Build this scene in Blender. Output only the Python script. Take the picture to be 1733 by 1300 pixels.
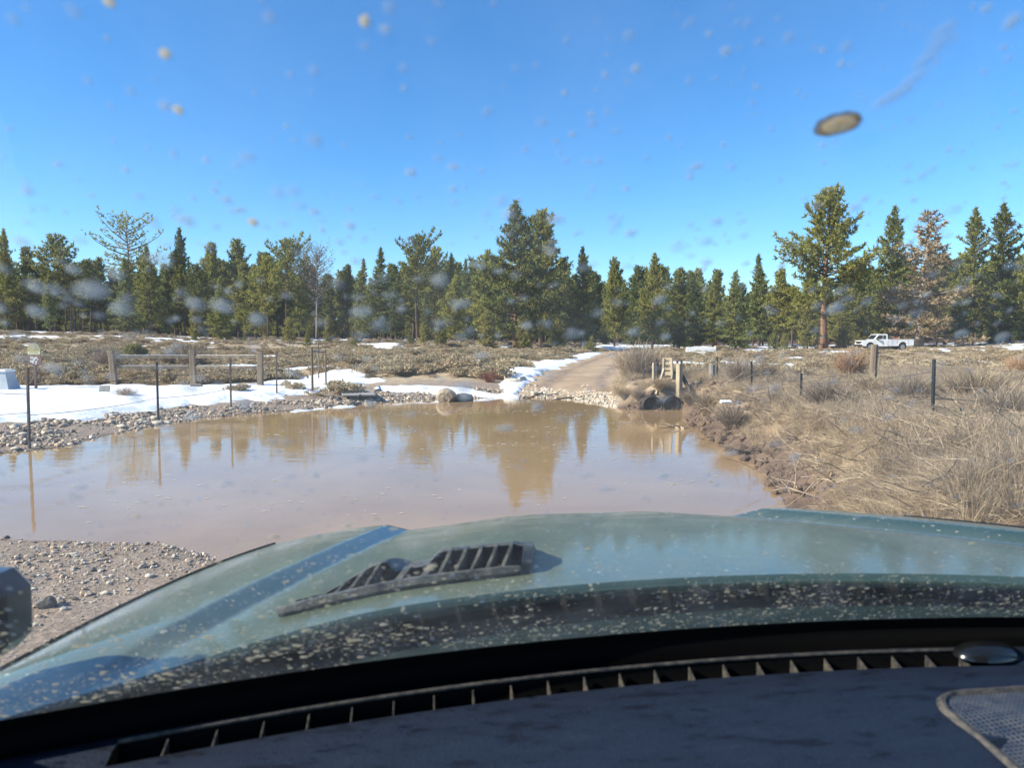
import bpy, math, random
import numpy as np
from mathutils import Vector, Matrix

# ------------------------------------------------------------------ scene, camera, sky, sun
for o in list(bpy.data.objects):
    bpy.data.objects.remove(o)
SC = bpy.context.scene
COL = SC.collection
R = math.radians
CAMZ = 1.85                     # phone held inside the cab, metres above the water
FPX, CX, CY, HZ = 1250.0, 866.5, 650.0, 573.0   # photo's focal length, centre and horizon (pixels)
PITCH = math.atan((CY - HZ) / FPX)

cam = bpy.data.cameras.new('camera')
cam_o = bpy.data.objects.new('camera', cam)
COL.objects.link(cam_o)
cam_o.location = (0, 0, CAMZ)
cam_o.rotation_euler = (math.pi / 2 - PITCH, 0, 0)
cam.sensor_fit = 'HORIZONTAL'
cam.sensor_width = 36.0
cam.lens = 36.0 * FPX / 1733.0
cam.clip_start = 0.02
cam.clip_end = 9000
cam.dof.use_dof = True
cam.dof.focus_distance = 22.0
cam.dof.aperture_fstop = 7.2
SC.camera = cam_o

SUN_EL, SUN_AZ = R(32), R(-106)      # azimuth from +Y, negative = left
w = bpy.data.worlds.new('World')
SC.world = w
w.use_nodes = True
wn = w.node_tree
for n in list(wn.nodes):
    wn.nodes.remove(n)
wo = wn.nodes.new('ShaderNodeOutputWorld')
bg = wn.nodes.new('ShaderNodeBackground')
sky = wn.nodes.new('ShaderNodeTexSky')
sky.sky_type = 'NISHITA'
sky.sun_disc = False
sky.sun_elevation = SUN_EL
sky.sun_rotation = SUN_AZ
sky.altitude = 2200
sky.air_density = 1.25
sky.dust_density = 0.0
sky.ozone_density = 6.0
bg.inputs[1].default_value = 0.112
hsv = wn.nodes.new('ShaderNodeHueSaturation')
hsv.inputs['Saturation'].default_value = 1.17
wn.links.new(sky.outputs[0], hsv.inputs['Color'])
wn.links.new(hsv.outputs[0], bg.inputs[0])
wn.links.new(bg.outputs[0], wo.inputs[0])

sl = bpy.data.lights.new('sun', 'SUN')
sl.energy = 5.0
sl.angle = R(0.53)
sl.color = (1.0, 0.91, 0.77)
so = bpy.data.objects.new('sun', sl)
COL.objects.link(so)
sdir = Vector((math.sin(SUN_AZ) * math.cos(SUN_EL), math.cos(SUN_AZ) * math.cos(SUN_EL), math.sin(SUN_EL)))
so.rotation_euler = (-sdir).to_track_quat('-Z', 'Y').to_euler()
so.location = (-20, 5, 30)

vs = SC.view_settings
vs.view_transform = 'Standard'
vs.look = 'None'
vs.gamma = 1.0
vs.exposure = 1.08
vs.use_curve_mapping = False
SC.cycles.transparent_max_bounces = 16
SC.cycles.max_bounces = 5
SC.cycles.diffuse_bounces = 2
SC.cycles.glossy_bounces = 3
SC.cycles.adaptive_threshold = 0.02
SC.cycles.caustics_reflective = False
SC.cycles.caustics_refractive = False
SC.cycles.use_denoising = True

# ------------------------------------------------------------------ pixel <-> place helpers
def ray(u, v):
    x = (u - CX) / FPX
    z = -(v - CY) / FPX
    return np.array([x, math.cos(PITCH) + z * math.sin(PITCH), -math.sin(PITCH) + z * math.cos(PITCH)])

def at_z(u, v, z):
    d = ray(u, v)
    t = (z - CAMZ) / d[2]
    return Vector((d[0] * t, d[1] * t, z))

def at_y(u, v, y):
    d = ray(u, v)
    t = y / d[1]
    return Vector((d[0] * t, y, CAMZ + d[2] * t))

def xat(u, y):
    return (u - CX) / FPX * y

# ------------------------------------------------------------------ numpy noise
def _h(ix, iy, seed):
    n = (ix.astype(np.int64) * 374761393 + iy.astype(np.int64) * 668265263 + seed * 1274126177) & 0xFFFFFFFF
    n = ((n ^ (n >> 13)) * 1274126177) & 0xFFFFFFFF
    return ((n ^ (n >> 16)) & 0xFFFFFF) / float(0xFFFFFF)

def vnoise(x, y, seed=0):
    x = np.asarray(x, float); y = np.asarray(y, float)
    ix = np.floor(x); iy = np.floor(y)
    fx = x - ix; fy = y - iy
    fx = fx * fx * (3 - 2 * fx); fy = fy * fy * (3 - 2 * fy)
    a = _h(ix, iy, seed); b = _h(ix + 1, iy, seed); c = _h(ix, iy + 1, seed); d = _h(ix + 1, iy + 1, seed)
    return a + (b - a) * fx + (c - a) * fy + (a - b - c + d) * fx * fy

def fbm(x, y, seed=0, o=4):
    s = 0; a = .5; t = 0
    for k in range(o):
        s = s + a * vnoise(np.asarray(x) * 2 ** k, np.asarray(y) * 2 ** k, seed + k * 17)
        t += a; a *= .5
    return s / t

def sstep(a, b, x):
    t = np.clip((np.asarray(x, float) - a) / (b - a), 0, 1)
    return t * t * (3 - 2 * t)

def poly_sd(px, py, poly):
    """signed distance to a closed polygon, negative inside"""
    px = np.asarray(px, float); py = np.asarray(py, float)
    d = np.full(px.shape, 1e18); inside = np.zeros(px.shape, bool)
    n = len(poly)
    for i in range(n):
        x1, y1 = poly[i]; x2, y2 = poly[(i + 1) % n]
        ex, ey = x2 - x1, y2 - y1
        wx, wy = px - x1, py - y1
        t = np.clip((wx * ex + wy * ey) / (ex * ex + ey * ey + 1e-12), 0, 1)
        d = np.minimum(d, (wx - ex * t) ** 2 + (wy - ey * t) ** 2)
        if y1 != y2:
            cond = ((y1 <= py) & (y2 > py)) | ((y2 <= py) & (y1 > py))
            xi = x1 + (py - y1) / (y2 - y1) * ex
            inside ^= cond & (px < xi)
    d = np.sqrt(d)
    return np.where(inside, -d, d)

# ------------------------------------------------------------------ mesh helpers
class MB:
    def __init__(self):
        self.v = []; self.f = []; self.mi = []; self.m = 0
    def add(self, vs, fs):
        o = len(self.v)
        self.v.extend([tuple(p) for p in vs])
        self.f.extend([tuple(i + o for i in f) for f in fs])
        self.mi.extend([self.m] * len(fs))
    def box(self, c, s, rz=0, rx=0, ry=0, bev=0):
        M = Matrix.Rotation(rz, 3, 'Z') @ Matrix.Rotation(ry, 3, 'Y') @ Matrix.Rotation(rx, 3, 'X')
        hx, hy, hz = s[0] / 2, s[1] / 2, s[2] / 2
        if bev <= 0:
            vs = [M @ Vector((x, y, z)) + Vector(c) for x in (-hx, hx) for y in (-hy, hy) for z in (-hz, hz)]
            self.add(vs, [(0, 1, 3, 2), (4, 6, 7, 5), (0, 4, 5, 1), (2, 3, 7, 6), (0, 2, 6, 4), (1, 5, 7, 3)])
            return
        b = min(bev, hx * .9, hy * .9, hz * .9)
        rings = []
        for z, k in ((-hz, b), (-hz + b, 0), (hz - b, 0), (hz, b)):
            rings.append([(-hx + k, -hy + b + k * 0), (-hx + b, -hy + k), (hx - b, -hy + k), (hx - k, -hy + b), (hx - k, hy - b), (hx - b, hy - k), (-hx + b, hy - k), (-hx + k, hy - b)])
        vs = []
        for r_, z in zip(rings, (-hz, -hz + b, hz - b, hz)):
            vs += [M @ Vector((x, y, z)) + Vector(c) for x, y in r_]
        fs = [tuple(range(7, -1, -1)), tuple(range(24, 32))]
        for k in range(3):
            for i in range(8):
                j = (i + 1) % 8
                fs.append((k * 8 + i, k * 8 + j, k * 8 + 8 + j, k * 8 + 8 + i))
        self.add(vs, fs)
    def tube(self, path, rad, n=6, cap=True):
        path = [Vector(p) for p in path]
        vs = []
        up = Vector((0, 0, 1))
        for i, p in enumerate(path):
            d = (path[min(i + 1, len(path) - 1)] - path[max(i - 1, 0)])
            d = d.normalized() if d.length > 1e-9 else Vector((0, 0, 1))
            a = d.cross(up if abs(d.z) < .9 else Vector((1, 0, 0))).normalized()
            b = d.cross(a)
            r_ = rad[i] if hasattr(rad, '__len__') else rad
            for k in range(n):
                t = 2 * math.pi * k / n
                vs.append(p + a * (math.cos(t) * r_) + b * (math.sin(t) * r_))
        fs = []
        for i in range(len(path) - 1):
            for k in range(n):
                j = (k + 1) % n
                fs.append((i * n + k, i * n + j, i * n + n + j, i * n + n + k))
        if cap:
            fs.append(tuple(range(n - 1, -1, -1)))
            fs.append(tuple((len(path) - 1) * n + k for k in range(n)))
        self.add(vs, fs)
    def prism(self, pts, axis, a, b):
        """polygon pts (2D) extruded along axis from a to b"""
        n = len(pts)
        def mk(p, t):
            if axis == 'x': return (t, p[0], p[1])
            if axis == 'y': return (p[0], t, p[1])
            return (p[0], p[1], t)
        vs = [mk(p, a) for p in pts] + [mk(p, b) for p in pts]
        fs = [tuple(range(n)), tuple(range(2 * n - 1, n - 1, -1))]
        for i in range(n):
            j = (i + 1) % n
            fs.append((i, j, n + j, n + i))
        self.add(vs, fs)
    def build(self, name, mats, parent=None, smooth=False, loc=None):
        me = bpy.data.meshes.new(name)
        me.from_pydata(self.v, [], self.f)
        for m in (mats if isinstance(mats, (list, tuple)) else [mats]):
            me.materials.append(m)
        if any(self.mi):
            me.polygons.foreach_set('material_index', self.mi)
        if smooth:
            me.polygons.foreach_set('use_smooth', [True] * len(me.polygons))
        me.update()
        return mkobj(name, me, parent, loc)

def mkobj(name, me, parent=None, loc=None):
    o = bpy.data.objects.new(name, me)
    COL.objects.link(o)
    if parent is not None:
        o.parent = parent
    if loc is not None:
        o.location = loc
    return o

def np_mesh(name, V, F, mat=None, smooth=False):
    """V (n,3), F (m,k) with constant k"""
    me = bpy.data.meshes.new(name)
    V = np.ascontiguousarray(V, dtype=np.float32); F = np.ascontiguousarray(F, dtype=np.int32)
    k = F.shape[1]
    me.vertices.add(len(V)); me.vertices.foreach_set('co', V.ravel())
    me.loops.add(F.size); me.loops.foreach_set('vertex_index', F.ravel())
    me.polygons.add(len(F)); me.polygons.foreach_set('loop_start', np.arange(0, F.size, k, dtype=np.int32))
    me.update(calc_edges=True)
    if smooth:
        me.polygons.foreach_set('use_smooth', np.ones(len(F), dtype=bool))
    if mat:
        me.materials.append(mat)
    me.validate()
    return me

def empty(name, loc=(0, 0, 0), rz=0, scale=1):
    o = bpy.data.objects.new(name, None)
    COL.objects.link(o)
    o.location = loc
    o.rotation_euler = (0, 0, rz)
    o.scale = (scale,) * 3 if not hasattr(scale, '__len__') else scale
    return o

def tag(o, label=None, cat=None, group=None, kind=None):
    if label: o['label'] = label
    if cat: o['category'] = cat
    if group: o['group'] = group
    if kind: o['kind'] = kind
    return o

def copy_tree(o, parent=None):
    c = o.copy()
    COL.objects.link(c)
    c.parent = parent
    for ch in o.children:
        copy_tree(ch, c)
    return c

# ------------------------------------------------------------------ materials
def newmat(name):
    m = bpy.data.materials.new(name)
    m.use_nodes = True
    nt = m.node_tree
    b = nt.nodes['Principled BSDF']
    return m, nt, b

def L(nt, a, b):
    nt.links.new(a, b)

def noise_node(nt, scale, detail=4, rough=.6, coord='Object', dist=0.0, vec_scale=None):
    tc = nt.nodes.new('ShaderNodeTexCoord')
    n = nt.nodes.new('ShaderNodeTexNoise')
    n.inputs['Scale'].default_value = scale
    n.inputs['Detail'].default_value = detail
    n.inputs['Roughness'].default_value = rough
    n.inputs['Distortion'].default_value = dist
    if vec_scale:
        mp = nt.nodes.new('ShaderNodeMapping')
        mp.inputs['Scale'].default_value = vec_scale
        L(nt, tc.outputs[coord], mp.inputs[0]); L(nt, mp.outputs[0], n.inputs[0])
    else:
        L(nt, tc.outputs[coord], n.inputs[0])
    return n

def ramp(nt, fac, stops):
    r_ = nt.nodes.new('ShaderNodeValToRGB')
    e = r_.color_ramp.elements
    while len(e) < len(stops):
        e.new(.5)
    for el, (p, c) in zip(e, stops):
        el.position = p
        el.color = (*c, 1) if len(c) == 3 else c
    L(nt, fac, r_.inputs[0])
    return r_

def mixc(nt, fac, a, b, typ='MIX'):
    m = nt.nodes.new('ShaderNodeMix')
    m.data_type = 'RGBA'
    m.blend_type = typ
    for sock, val in ((m.inputs[0], fac), (m.inputs[6], a), (m.inputs[7], b)):
        if isinstance(val, bpy.types.NodeSocket):
            L(nt, val, sock)
        elif isinstance(val, (int, float)):
            sock.default_value = val
        else:
            sock.default_value = (*val, 1)
    return m.outputs[2]

def mathn(nt, op, a, b=None, c=None):
    m = nt.nodes.new('ShaderNodeMath')
    m.operation = op
    for i, v in enumerate((a, b, c)):
        if v is None: continue
        if isinstance(v, bpy.types.NodeSocket): L(nt, v, m.inputs[i])
        else: m.inputs[i].default_value = v
    return m.outputs[0]

def attr(nt, name):
    a = nt.nodes.new('ShaderNodeAttribute')
    a.attribute_name = name
    return a

def bump(nt, b, height, strength=.3, dist=.02):
    n = nt.nodes.new('ShaderNodeBump')
    n.inputs['Strength'].default_value = strength
    n.inputs['Distance'].default_value = dist
    L(nt, height, n.inputs['Height'])
    L(nt, n.outputs[0], b.inputs['Normal'])

def varied(name, c1, c2, scale=6, rough=.85, bmp=.2, bdist=.01, vec_scale=None, metallic=0, detail=5):
    m, nt, b = newmat(name)
    n = noise_node(nt, scale, detail, vec_scale=vec_scale)
    r_ = ramp(nt, n.outputs['Fac'], [(.3, c1), (.7, c2)])
    L(nt, r_.outputs[0], b.inputs['Base Color'])
    b.inputs['Roughness'].default_value = rough
    b.inputs['Metallic'].default_value = metallic
    if bmp:
        bump(nt, b, n.outputs['Fac'], bmp, bdist)
    return m

def foliage(name, dark, light, transl=.25, hue_obj=.35):
    """colour varies per leaf clump and per plant"""
    m, nt, b = newmat(name)
    out = nt.nodes['Material Output']
    g = nt.nodes.new('ShaderNodeNewGeometry')
    oi = nt.nodes.new('ShaderNodeObjectInfo')
    n = noise_node(nt, 1.1, 3)
    a = mathn(nt, 'MULTIPLY', g.outputs['Random Per Island'], .45)
    c = mathn(nt, 'MULTIPLY', oi.outputs['Random'], hue_obj)
    d = mathn(nt, 'MULTIPLY', n.outputs['Fac'], .45)
    f = mathn(nt, 'ADD', mathn(nt, 'ADD', a, c), d)
    r_ = ramp(nt, f, [(.25, dark), (.95, light)])
    L(nt, r_.outputs[0], b.inputs['Base Color'])
    b.inputs['Roughness'].default_value = .7
    b.inputs['Specular IOR Level'].default_value = .25
    tr = nt.nodes.new('ShaderNodeBsdfTranslucent')
    L(nt, r_.outputs[0], tr.inputs[0])
    mx = nt.nodes.new('ShaderNodeMixShader')
    mx.inputs[0].default_value = transl
    L(nt, b.outputs[0], mx.inputs[1]); L(nt, tr.outputs[0], mx.inputs[2])
    L(nt, mx.outputs[0], out.inputs[0])
    return m

M = {}
M['pine'] = foliage('pine_needles', (.046, .072, .022), (.41, .385, .098), .38)
M['fir'] = foliage('fir_needles', (.038, .068, .026), (.33, .335, .105), .38)
M['juniper'] = foliage('juniper_foliage', (.07, .085, .025), (.46, .40, .11), .38)
M['brown_foliage'] = foliage('browned_foliage', (.13, .095, .05), (.54, .41, .24), .3)
M['bark'] = varied('pine_bark', (.045, .032, .024), (.17, .10, .065), 5, .95, .6, .05, (1, 1, .3))
M['red_bark'] = varied('red_pine_bark', (.10, .052, .032), (.30, .165, .10), 4, .95, .6, .05, (1, 1, .35))
M['grey_wood'] = varied('dead_grey_wood', (.13, .115, .10), (.33, .29, .25), 7, .9, .3, .02, (1, 1, .2))
M['sage'] = foliage('sage_leaves', (.19, .150, .090), (.68, .55, .35), .2)
M['straw'] = foliage('dry_straw', (.15, .108, .062), (.60, .465, .295), .25)
M['straw2'] = foliage('bleached_straw', (.21, .155, .095), (.68, .545, .365), .25)
M['orange_twig'] = foliage('orange_twigs', (.26, .15, .08), (.60, .39, .23), .2)
M['grey_twig'] = foliage('grey_tan_twigs', (.13, .098, .072), (.44, .35, .26), .2)
M['red_twig'] = foliage('red_twigs', (.14, .05, .035), (.34, .14, .09), .2)
M['old_wood'] = varied('weathered_timber', (.085, .062, .042), (.26, .20, .135), 9, .9, .35, .01, (1, 1, .12))
M['pale_wood'] = varied('bare_sawn_timber', (.26, .205, .135), (.48, .39, .27), 8, .85, .25, .006, (1, 1, .15))
M['dark_wood'] = varied('dark_rotten_wood', (.025, .02, .016), (.09, .07, .05), 8, .95, .4, .01, (1, 1, .2))
M['deadwood'] = varied('dry_dead_branch', (.16, .115, .075), (.44, .34, .23), 10, .9, .3, .008)
M['driftwood'] = varied('wet_driftwood', (.02, .017, .014), (.10, .08, .06), 10, .8, .3, .008)
M['tpost'] = varied('rusty_steel_post', (.06, .05, .045), (.17, .13, .105), 14, .7, .15, .002, metallic=.3)
M['tpost_green'] = varied('dark_green_steel_post', (.008, .012, .010), (.022, .028, .023), 14, .55, .1, .002)
M['wire'] = varied('rusty_wire', (.06, .05, .045), (.16, .14, .12), 20, .6, 0, metallic=.5)
M['white_paint'] = varied('white_painted_wood', (.72, .72, .70), (.83, .83, .81), 6, .6, .05, .003)
M['stone'] = varied('tan_stone', (.25, .18, .12), (.60, .475, .35), 2.2, .9, .4, .02)
M['pale_stone'] = varied('pale_cream_stone', (.42, .36, .27), (.70, .62, .49), 2.5, .9, .4, .02)
M['dark_stone'] = varied('wet_dark_stone', (.05, .042, .036), (.15, .125, .10), 3, .6, .4, .02)
M['boulder'] = varied('shore_boulder_rock', (.13, .095, .065), (.46, .375, .27), 3.2, .9, .6, .04)
M['steel_dark'] = varied('rusted_corrugated_steel', (.02, .018, .016), (.07, .055, .045), 9, .7, .2, .004, metallic=.4)
M['rubber'] = varied('tyre_rubber', (.012, .012, .012), (.03, .03, .03), 18, .85, .1, .003)
M['plate'] = varied('weathered_grey_board', (.20, .18, .16), (.36, .33, .30), 5, .85, .15, .004)
M['rust_red'] = varied('rust_red_paint', (.10, .045, .035), (.20, .08, .06), 9, .8, 0)
M['red_paint'] = varied('red_paint', (.35, .05, .03), (.45, .08, .05), 6, .5, 0)
M['sign_tan'] = varied('sun_faded_sign_panel', (.22, .20, .085), (.31, .28, .135), 6, .6, 0)
M['sign_pale'] = varied('sign_pale_lettering_band', (.46, .44, .30), (.55, .52, .38), 6, .6, 0)
M['sign_brown'] = varied('brown_sign_panel', (.10, .055, .045), (.15, .085, .07), 6, .6, 0)
M['sign_white'] = varied('white_sign_print', (.62, .60, .60), (.74, .72, .72), 6, .6, 0)
M['blue_grey_plastic'] = varied('pale_grey_plastic', (.32, .35, .38), (.44, .47, .50), 4, .6, .05, .004)
M['foam'] = varied('pale_floating_foam', (.40, .34, .26), (.62, .56, .46), 12, .8, 0)

# snow
m, nt, b = newmat('old_snow'); M['snow'] = m
n = noise_node(nt, 5, 5); n2 = noise_node(nt, 60, 2)
dirt = noise_node(nt, 2.1, 8, .75)
rr = ramp(nt, dirt.outputs['Fac'], [(.35, (.86, .88, .90)), (.62, (.80, .81, .82)), (.78, (.52, .46, .38))])
L(nt, rr.outputs[0], b.inputs['Base Color'])
b.inputs['Roughness'].default_value = .6
b.inputs['Subsurface Weight'].default_value = .15
b.inputs['Subsurface Radius'].default_value = (.03, .035, .04)
bump(nt, b, mathn(nt, 'ADD', n.outputs['Fac'], mathn(nt, 'MULTIPLY', n2.outputs['Fac'], .15)), .6, .06)

# ground: gravel by the water, tan soil on the flat, dark litter under the trees
m, nt, b = newmat('ground_soil'); M['ground'] = m
big = noise_node(nt, .22, 4); mid = noise_node(nt, 1.7, 5, .65); fine = noise_node(nt, 22, 5, .7)
vor = nt.nodes.new('ShaderNodeTexVoronoi'); vor.inputs['Scale'].default_value = 26
tc = nt.nodes.new('ShaderNodeTexCoord'); L(nt, tc.outputs['Object'], vor.inputs['Vector'])
soil = ramp(nt, mid.outputs['Fac'], [(.25, (.25, .18, .11)), (.5, (.42, .32, .20)), (.75, (.54, .43, .28))]).outputs[0]
redm = ramp(nt, big.outputs['Fac'], [(.52, (0, 0, 0)), (.64, (1, 1, 1))]).outputs[0]
soil = mixc(nt, mathn(nt, 'MULTIPLY', redm, .40), soil, (.36, .20, .11))
grav = ramp(nt, fine.outputs['Fac'], [(.3, (.15, .105, .075)), (.55, (.30, .22, .16)), (.8, (.47, .385, .29))]).outputs[0]
gcell = mixc(nt, .35, grav, mixc(nt, vor.outputs['Color'], (.16, .11, .08), (.50, .40, .30)))
litter = ramp(nt, mid.outputs['Fac'], [(.3, (.07, .045, .03)), (.7, (.21, .12, .075))]).outputs[0]
mud = ramp(nt, mid.outputs['Fac'], [(.3, (.075, .046, .029)), (.7, (.21, .135, .085))]).outputs[0]
c = mixc(nt, attr(nt, 'gravel').outputs['Fac'], soil, gcell)
c = mixc(nt, attr(nt, 'forest').outputs['Fac'], c, litter)
c = mixc(nt, attr(nt, 'mud').outputs['Fac'], c, mud)
c = mixc(nt, .35, c, mixc(nt, fine.outputs['Fac'], (.5, .5, .5), (1.3, 1.3, 1.3)), 'MULTIPLY')
L(nt, c, b.inputs['Base Color'])
b.inputs['Roughness'].default_value = .92
bump(nt, b, mathn(nt, 'ADD', fine.outputs['Fac'], mathn(nt, 'MULTIPLY', mid.outputs['Fac'], 2)), .7, .04)

# dirt road with wheel tracks
m, nt, b = newmat('dirt_road'); M['road'] = m
mid = noise_node(nt, .9, 5, .65); fine = noise_node(nt, 18, 4, .7)
trk = attr(nt, 'track').outputs['Fac']
c1 = ramp(nt, mid.outputs['Fac'], [(.3, (.31, .205, .115)), (.7, (.50, .365, .225))]).outputs[0]
c2 = mixc(nt, mathn(nt, 'MULTIPLY', trk, .7), c1, (.19, .125, .082))
c3 = mixc(nt, .4, c2, mixc(nt, fine.outputs['Fac'], (.5, .5, .5), (1.3, 1.3, 1.3)), 'MULTIPLY')
L(nt, c3, b.inputs['Base Color']); b.inputs['Roughness'].default_value = .9
bump(nt, b, fine.outputs['Fac'], .5, .04)

# muddy water
m, nt, b = newmat('muddy_water'); M['water'] = m
mid = noise_node(nt, .30, 5, .65, dist=.6)
c = ramp(nt, mid.outputs['Fac'], [(.3, (.285, .182, .090)), (.7, (.395, .262, .140))]).outputs[0]
L(nt, c, b.inputs['Base Color'])
b.inputs['Roughness'].default_value = .015
b.inputs['IOR'].default_value = 1.33
rip = noise_node(nt, 3.2, 3, .5, vec_scale=(.55, 1.5, 1)); rip2 = noise_node(nt, 16, 2, .5, vec_scale=(.6, 1.6, 1))
bump(nt, b, mathn(nt, 'ADD', rip.outputs['Fac'], mathn(nt, 'MULTIPLY', rip2.outputs['Fac'], .12)), .035, .05)

# ------------------------------------------------------------------ terrain
SHORE_PX = [(-260, 800), (-120, 785), (0, 768), (60, 762), (105, 756), (150, 746), (250, 722), (330, 710), (400, 703), (500, 696), (580, 690), (640, 682),
            (700, 679), (740, 676), (870, 672), (960, 676), (1030, 687), (1060, 693), (1100, 697), (1160, 697), (1168, 712), (1182, 732), (1222, 748),
            (1262, 775), (1298, 798), (1316, 838), (1330, 880), (1352, 940)]
SHORE = [(at_z(u, v, 0).x, at_z(u, v, 0).y) for u, v in SHORE_PX]
NEAR = [(2.3, 5.7), (1.0, 5.5), (-.9, 5.75)] + [(at_z(u, v, 0).x, at_z(u, v, 0).y) for u, v in [(380, 947), (330, 936), (250, 922), (180, 917), (120, 912), (60, 915), (0, 911), (-150, 915), (-500, 905)]]
POND = SHORE + NEAR
ROADC = [(1.9, 22.6), (2.15, 25.5), (2.75, 29), (4.1, 36), (6.2, 47), (9.3, 62), (12.2, 75), (17, 92), (26, 118), (40, 150)]   # centre line
RW = 1.95
ELEV = ([-400, 0, 200, 350, 560, 720, 900, 1100, 1300, 1500, 1733, 2100], [3.0, 2.9, 2.7, 1.9, 1.6, 1.5, 1.0, .55, .50, .40, 1.3, 1.8])

def road_d(x, y):
    x = np.asarray(x, float)
    d = np.full(x.shape, 1e9)
    for (x1, y1), (x2, y2) in zip(ROADC[:-1], ROADC[1:]):
        ex, ey = x2 - x1, y2 - y1
        t = np.clip(((x - x1) * ex + (y - y1) * ey) / (ex * ex + ey * ey), 0, 1)
        d = np.minimum(d, np.hypot(x - x1 - ex * t, y - y1 - ey * t))
    return d

def ground_parts(x, y):
    x = np.asarray(x, float); y = np.asarray(y, float)
    sd = poly_sd(x, y, POND)
    sd = sd + (fbm(x * 1.3, y * 1.3, 5, 3) - .5) * .35 + (fbm(x * 5, y * 5, 7, 2) - .5) * .10
    u = CX + FPX * x / np.maximum(y, .5)
    wr = sstep(1034, 1072, u) * sstep(30, 24, y) * sstep(3.5, 4.5, y + x * .4)
    near = sstep(7.5, 6.2, y) * (1 - wr)
    out = np.maximum(sd, 0)
    zl = .34 * (1 - np.exp(-out / 2.6)) * (1 - near) + near * .13 * (1 - np.exp(-out / 1.5))
    jag = fbm(x * 1.8, y * 1.8, 31, 3)
    zr = .62 * sstep(.03, .6 + 1.3 * jag, out) + .05 * sstep(0, .2, out) + (fbm(x * 2.2, y * 2.2, 11, 4) - .5) * .30 * sstep(.1, .6, out) + (fbm(x * 6, y * 6, 13, 3) - .5) * .13 * sstep(.05, .3, out)
    z = zl * (1 - wr) + zr * wr
    z = np.where(sd < 0, -.35 * (1 - np.exp(sd / 1.2)), z)
    # the two culvert mouths are dug into the bank
    for cu in (1108, 1143):
        cxx = xat(cu, 18.8)
        k_ = sstep(.30, .20, np.abs(x - cxx)) * sstep(19.55, 19.25, y) * sstep(17.5, 18.2, y)
        z = z * (1 - k_) + np.minimum(z, -.06) * k_
    # flat then the slow rise to the trees
    z = z + sstep(24, 42, y) * .16 * (1 - wr)
    zf = np.interp(np.clip(u, -400, 2100), ELEV[0], ELEV[1])
    rise = sstep(36, 122, y)
    z = z * (1 - rise) + zf * rise + np.clip(y - 125, 0, 400) * .004
    # hummocks on the flat; a cut soil bank left of the road
    hm = sstep(23, 30, y) * sstep(400, 90, y)
    rd = road_d(x, y)
    z = z + (fbm(x * .35, y * .35, 21, 4) - .5) * .45 * hm * sstep(1.8, 4.5, rd) * sstep(140, 100, y)
    bx = np.exp(-((x + 1.6) / 2.6) ** 2 - ((y - 30.5) / 2.2) ** 2)
    z = z + .42 * bx + .15 * np.exp(-((x + 5.5) / 2.5) ** 2 - ((y - 31) / 2.5) ** 2)
    z = z + (fbm(x * 2.5, y * 2.5, 41, 3) - .5) * .05 * sstep(.1, .8, out)
    # road flattens
    z = z - .03 * sstep(2.2, 1.2, rd) * sstep(22, 26, y)
    behind = sstep(2.4, 1.2, y)
    z = z * (1 - behind) + .13 * behind
    return z, sd, wr, near, rd

def gz(x, y):
    return float(ground_parts(np.array([x]), np.array([y]))[0][0])

def gzv(x, y):
    return ground_parts(x, y)[0]

def axis(fine_a, fine_b, step, far_a, far_b, g=1.16):
    c = list(np.arange(fine_a, fine_b + 1e-6, step))
    s = step; p = fine_b; up = []
    while p < far_b:
        s *= g; p += s; up.append(p)
    s = step; p = fine_a; dn = []
    while p > far_a:
        s *= g; p -= s; dn.append(p)
    return np.array(dn[::-1] + c + up)

xs = axis(-14, 10, .11, -4000, 4000, 1.09)
ys = axis(5.0, 34, .11, -900, 6000, 1.07)
GX, GY = np.meshgrid(xs, ys)
gx, gy = GX.ravel(), GY.ravel()
z, sd, wr, near, rd = ground_parts(gx, gy)
nx, ny = len(xs), len(ys)
idx = np.arange(nx * ny).reshape(ny, nx)
F = np.stack([idx[:-1, :-1], idx[:-1, 1:], idx[1:, 1:], idx[1:, :-1]], -1).reshape(-1, 4)
me = np_mesh('ground', np.stack([gx, gy, z], 1), F, M['ground'], True)
def setattr_f(me, name, arr):
    a = me.attributes.new(name, 'FLOAT', 'POINT')
    a.data.foreach_set('value', np.ascontiguousarray(arr, dtype=np.float32))
gravel = np.clip(sstep(5.5, 2.5, sd) * (1 - wr) + sstep(7.2, 6, gy), 0, 1) * sstep(30, 26, gy)
forest = sstep(84, 108, gy + (fbm(gx * .06, gy * .06, 77, 3) - .5) * 30)
mud = np.clip(sstep(.25, -.02, sd) + wr * np.maximum(sstep(1.1, .3, sd), .55 * sstep(.3, .6, fbm(gx * 1.1, gy * 1.1, 47, 3))), 0, 1) * (1 - .75 * near)
setattr_f(me, 'gravel', gravel); setattr_f(me, 'forest', forest); setattr_f(me, 'mud', mud)
tag(mkobj('ground', me), 'tan gravel and soil ground running back to the pines', kind='structure')

# water: one sheet; the banks rise out of it
wx = np.array([-60, -30, -15, -5, 0, 3, 6, 9]); wy = np.array([4.5, 6, 9, 13, 18, 22, 25.5])
GX, GY = np.meshgrid(wx, wy)
idx = np.arange(GX.size).reshape(GX.shape)
F = np.stack([idx[:-1, :-1], idx[:-1, 1:], idx[1:, 1:], idx[1:, :-1]], -1).reshape(-1, 4)
me = np_mesh('pond_water', np.stack([GX.ravel(), GY.ravel(), np.zeros(GX.size)], 1), F, M['water'])
tag(mkobj('pond_water', me), 'brown muddy pond reflecting the pines and the sky', kind='structure')

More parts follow.
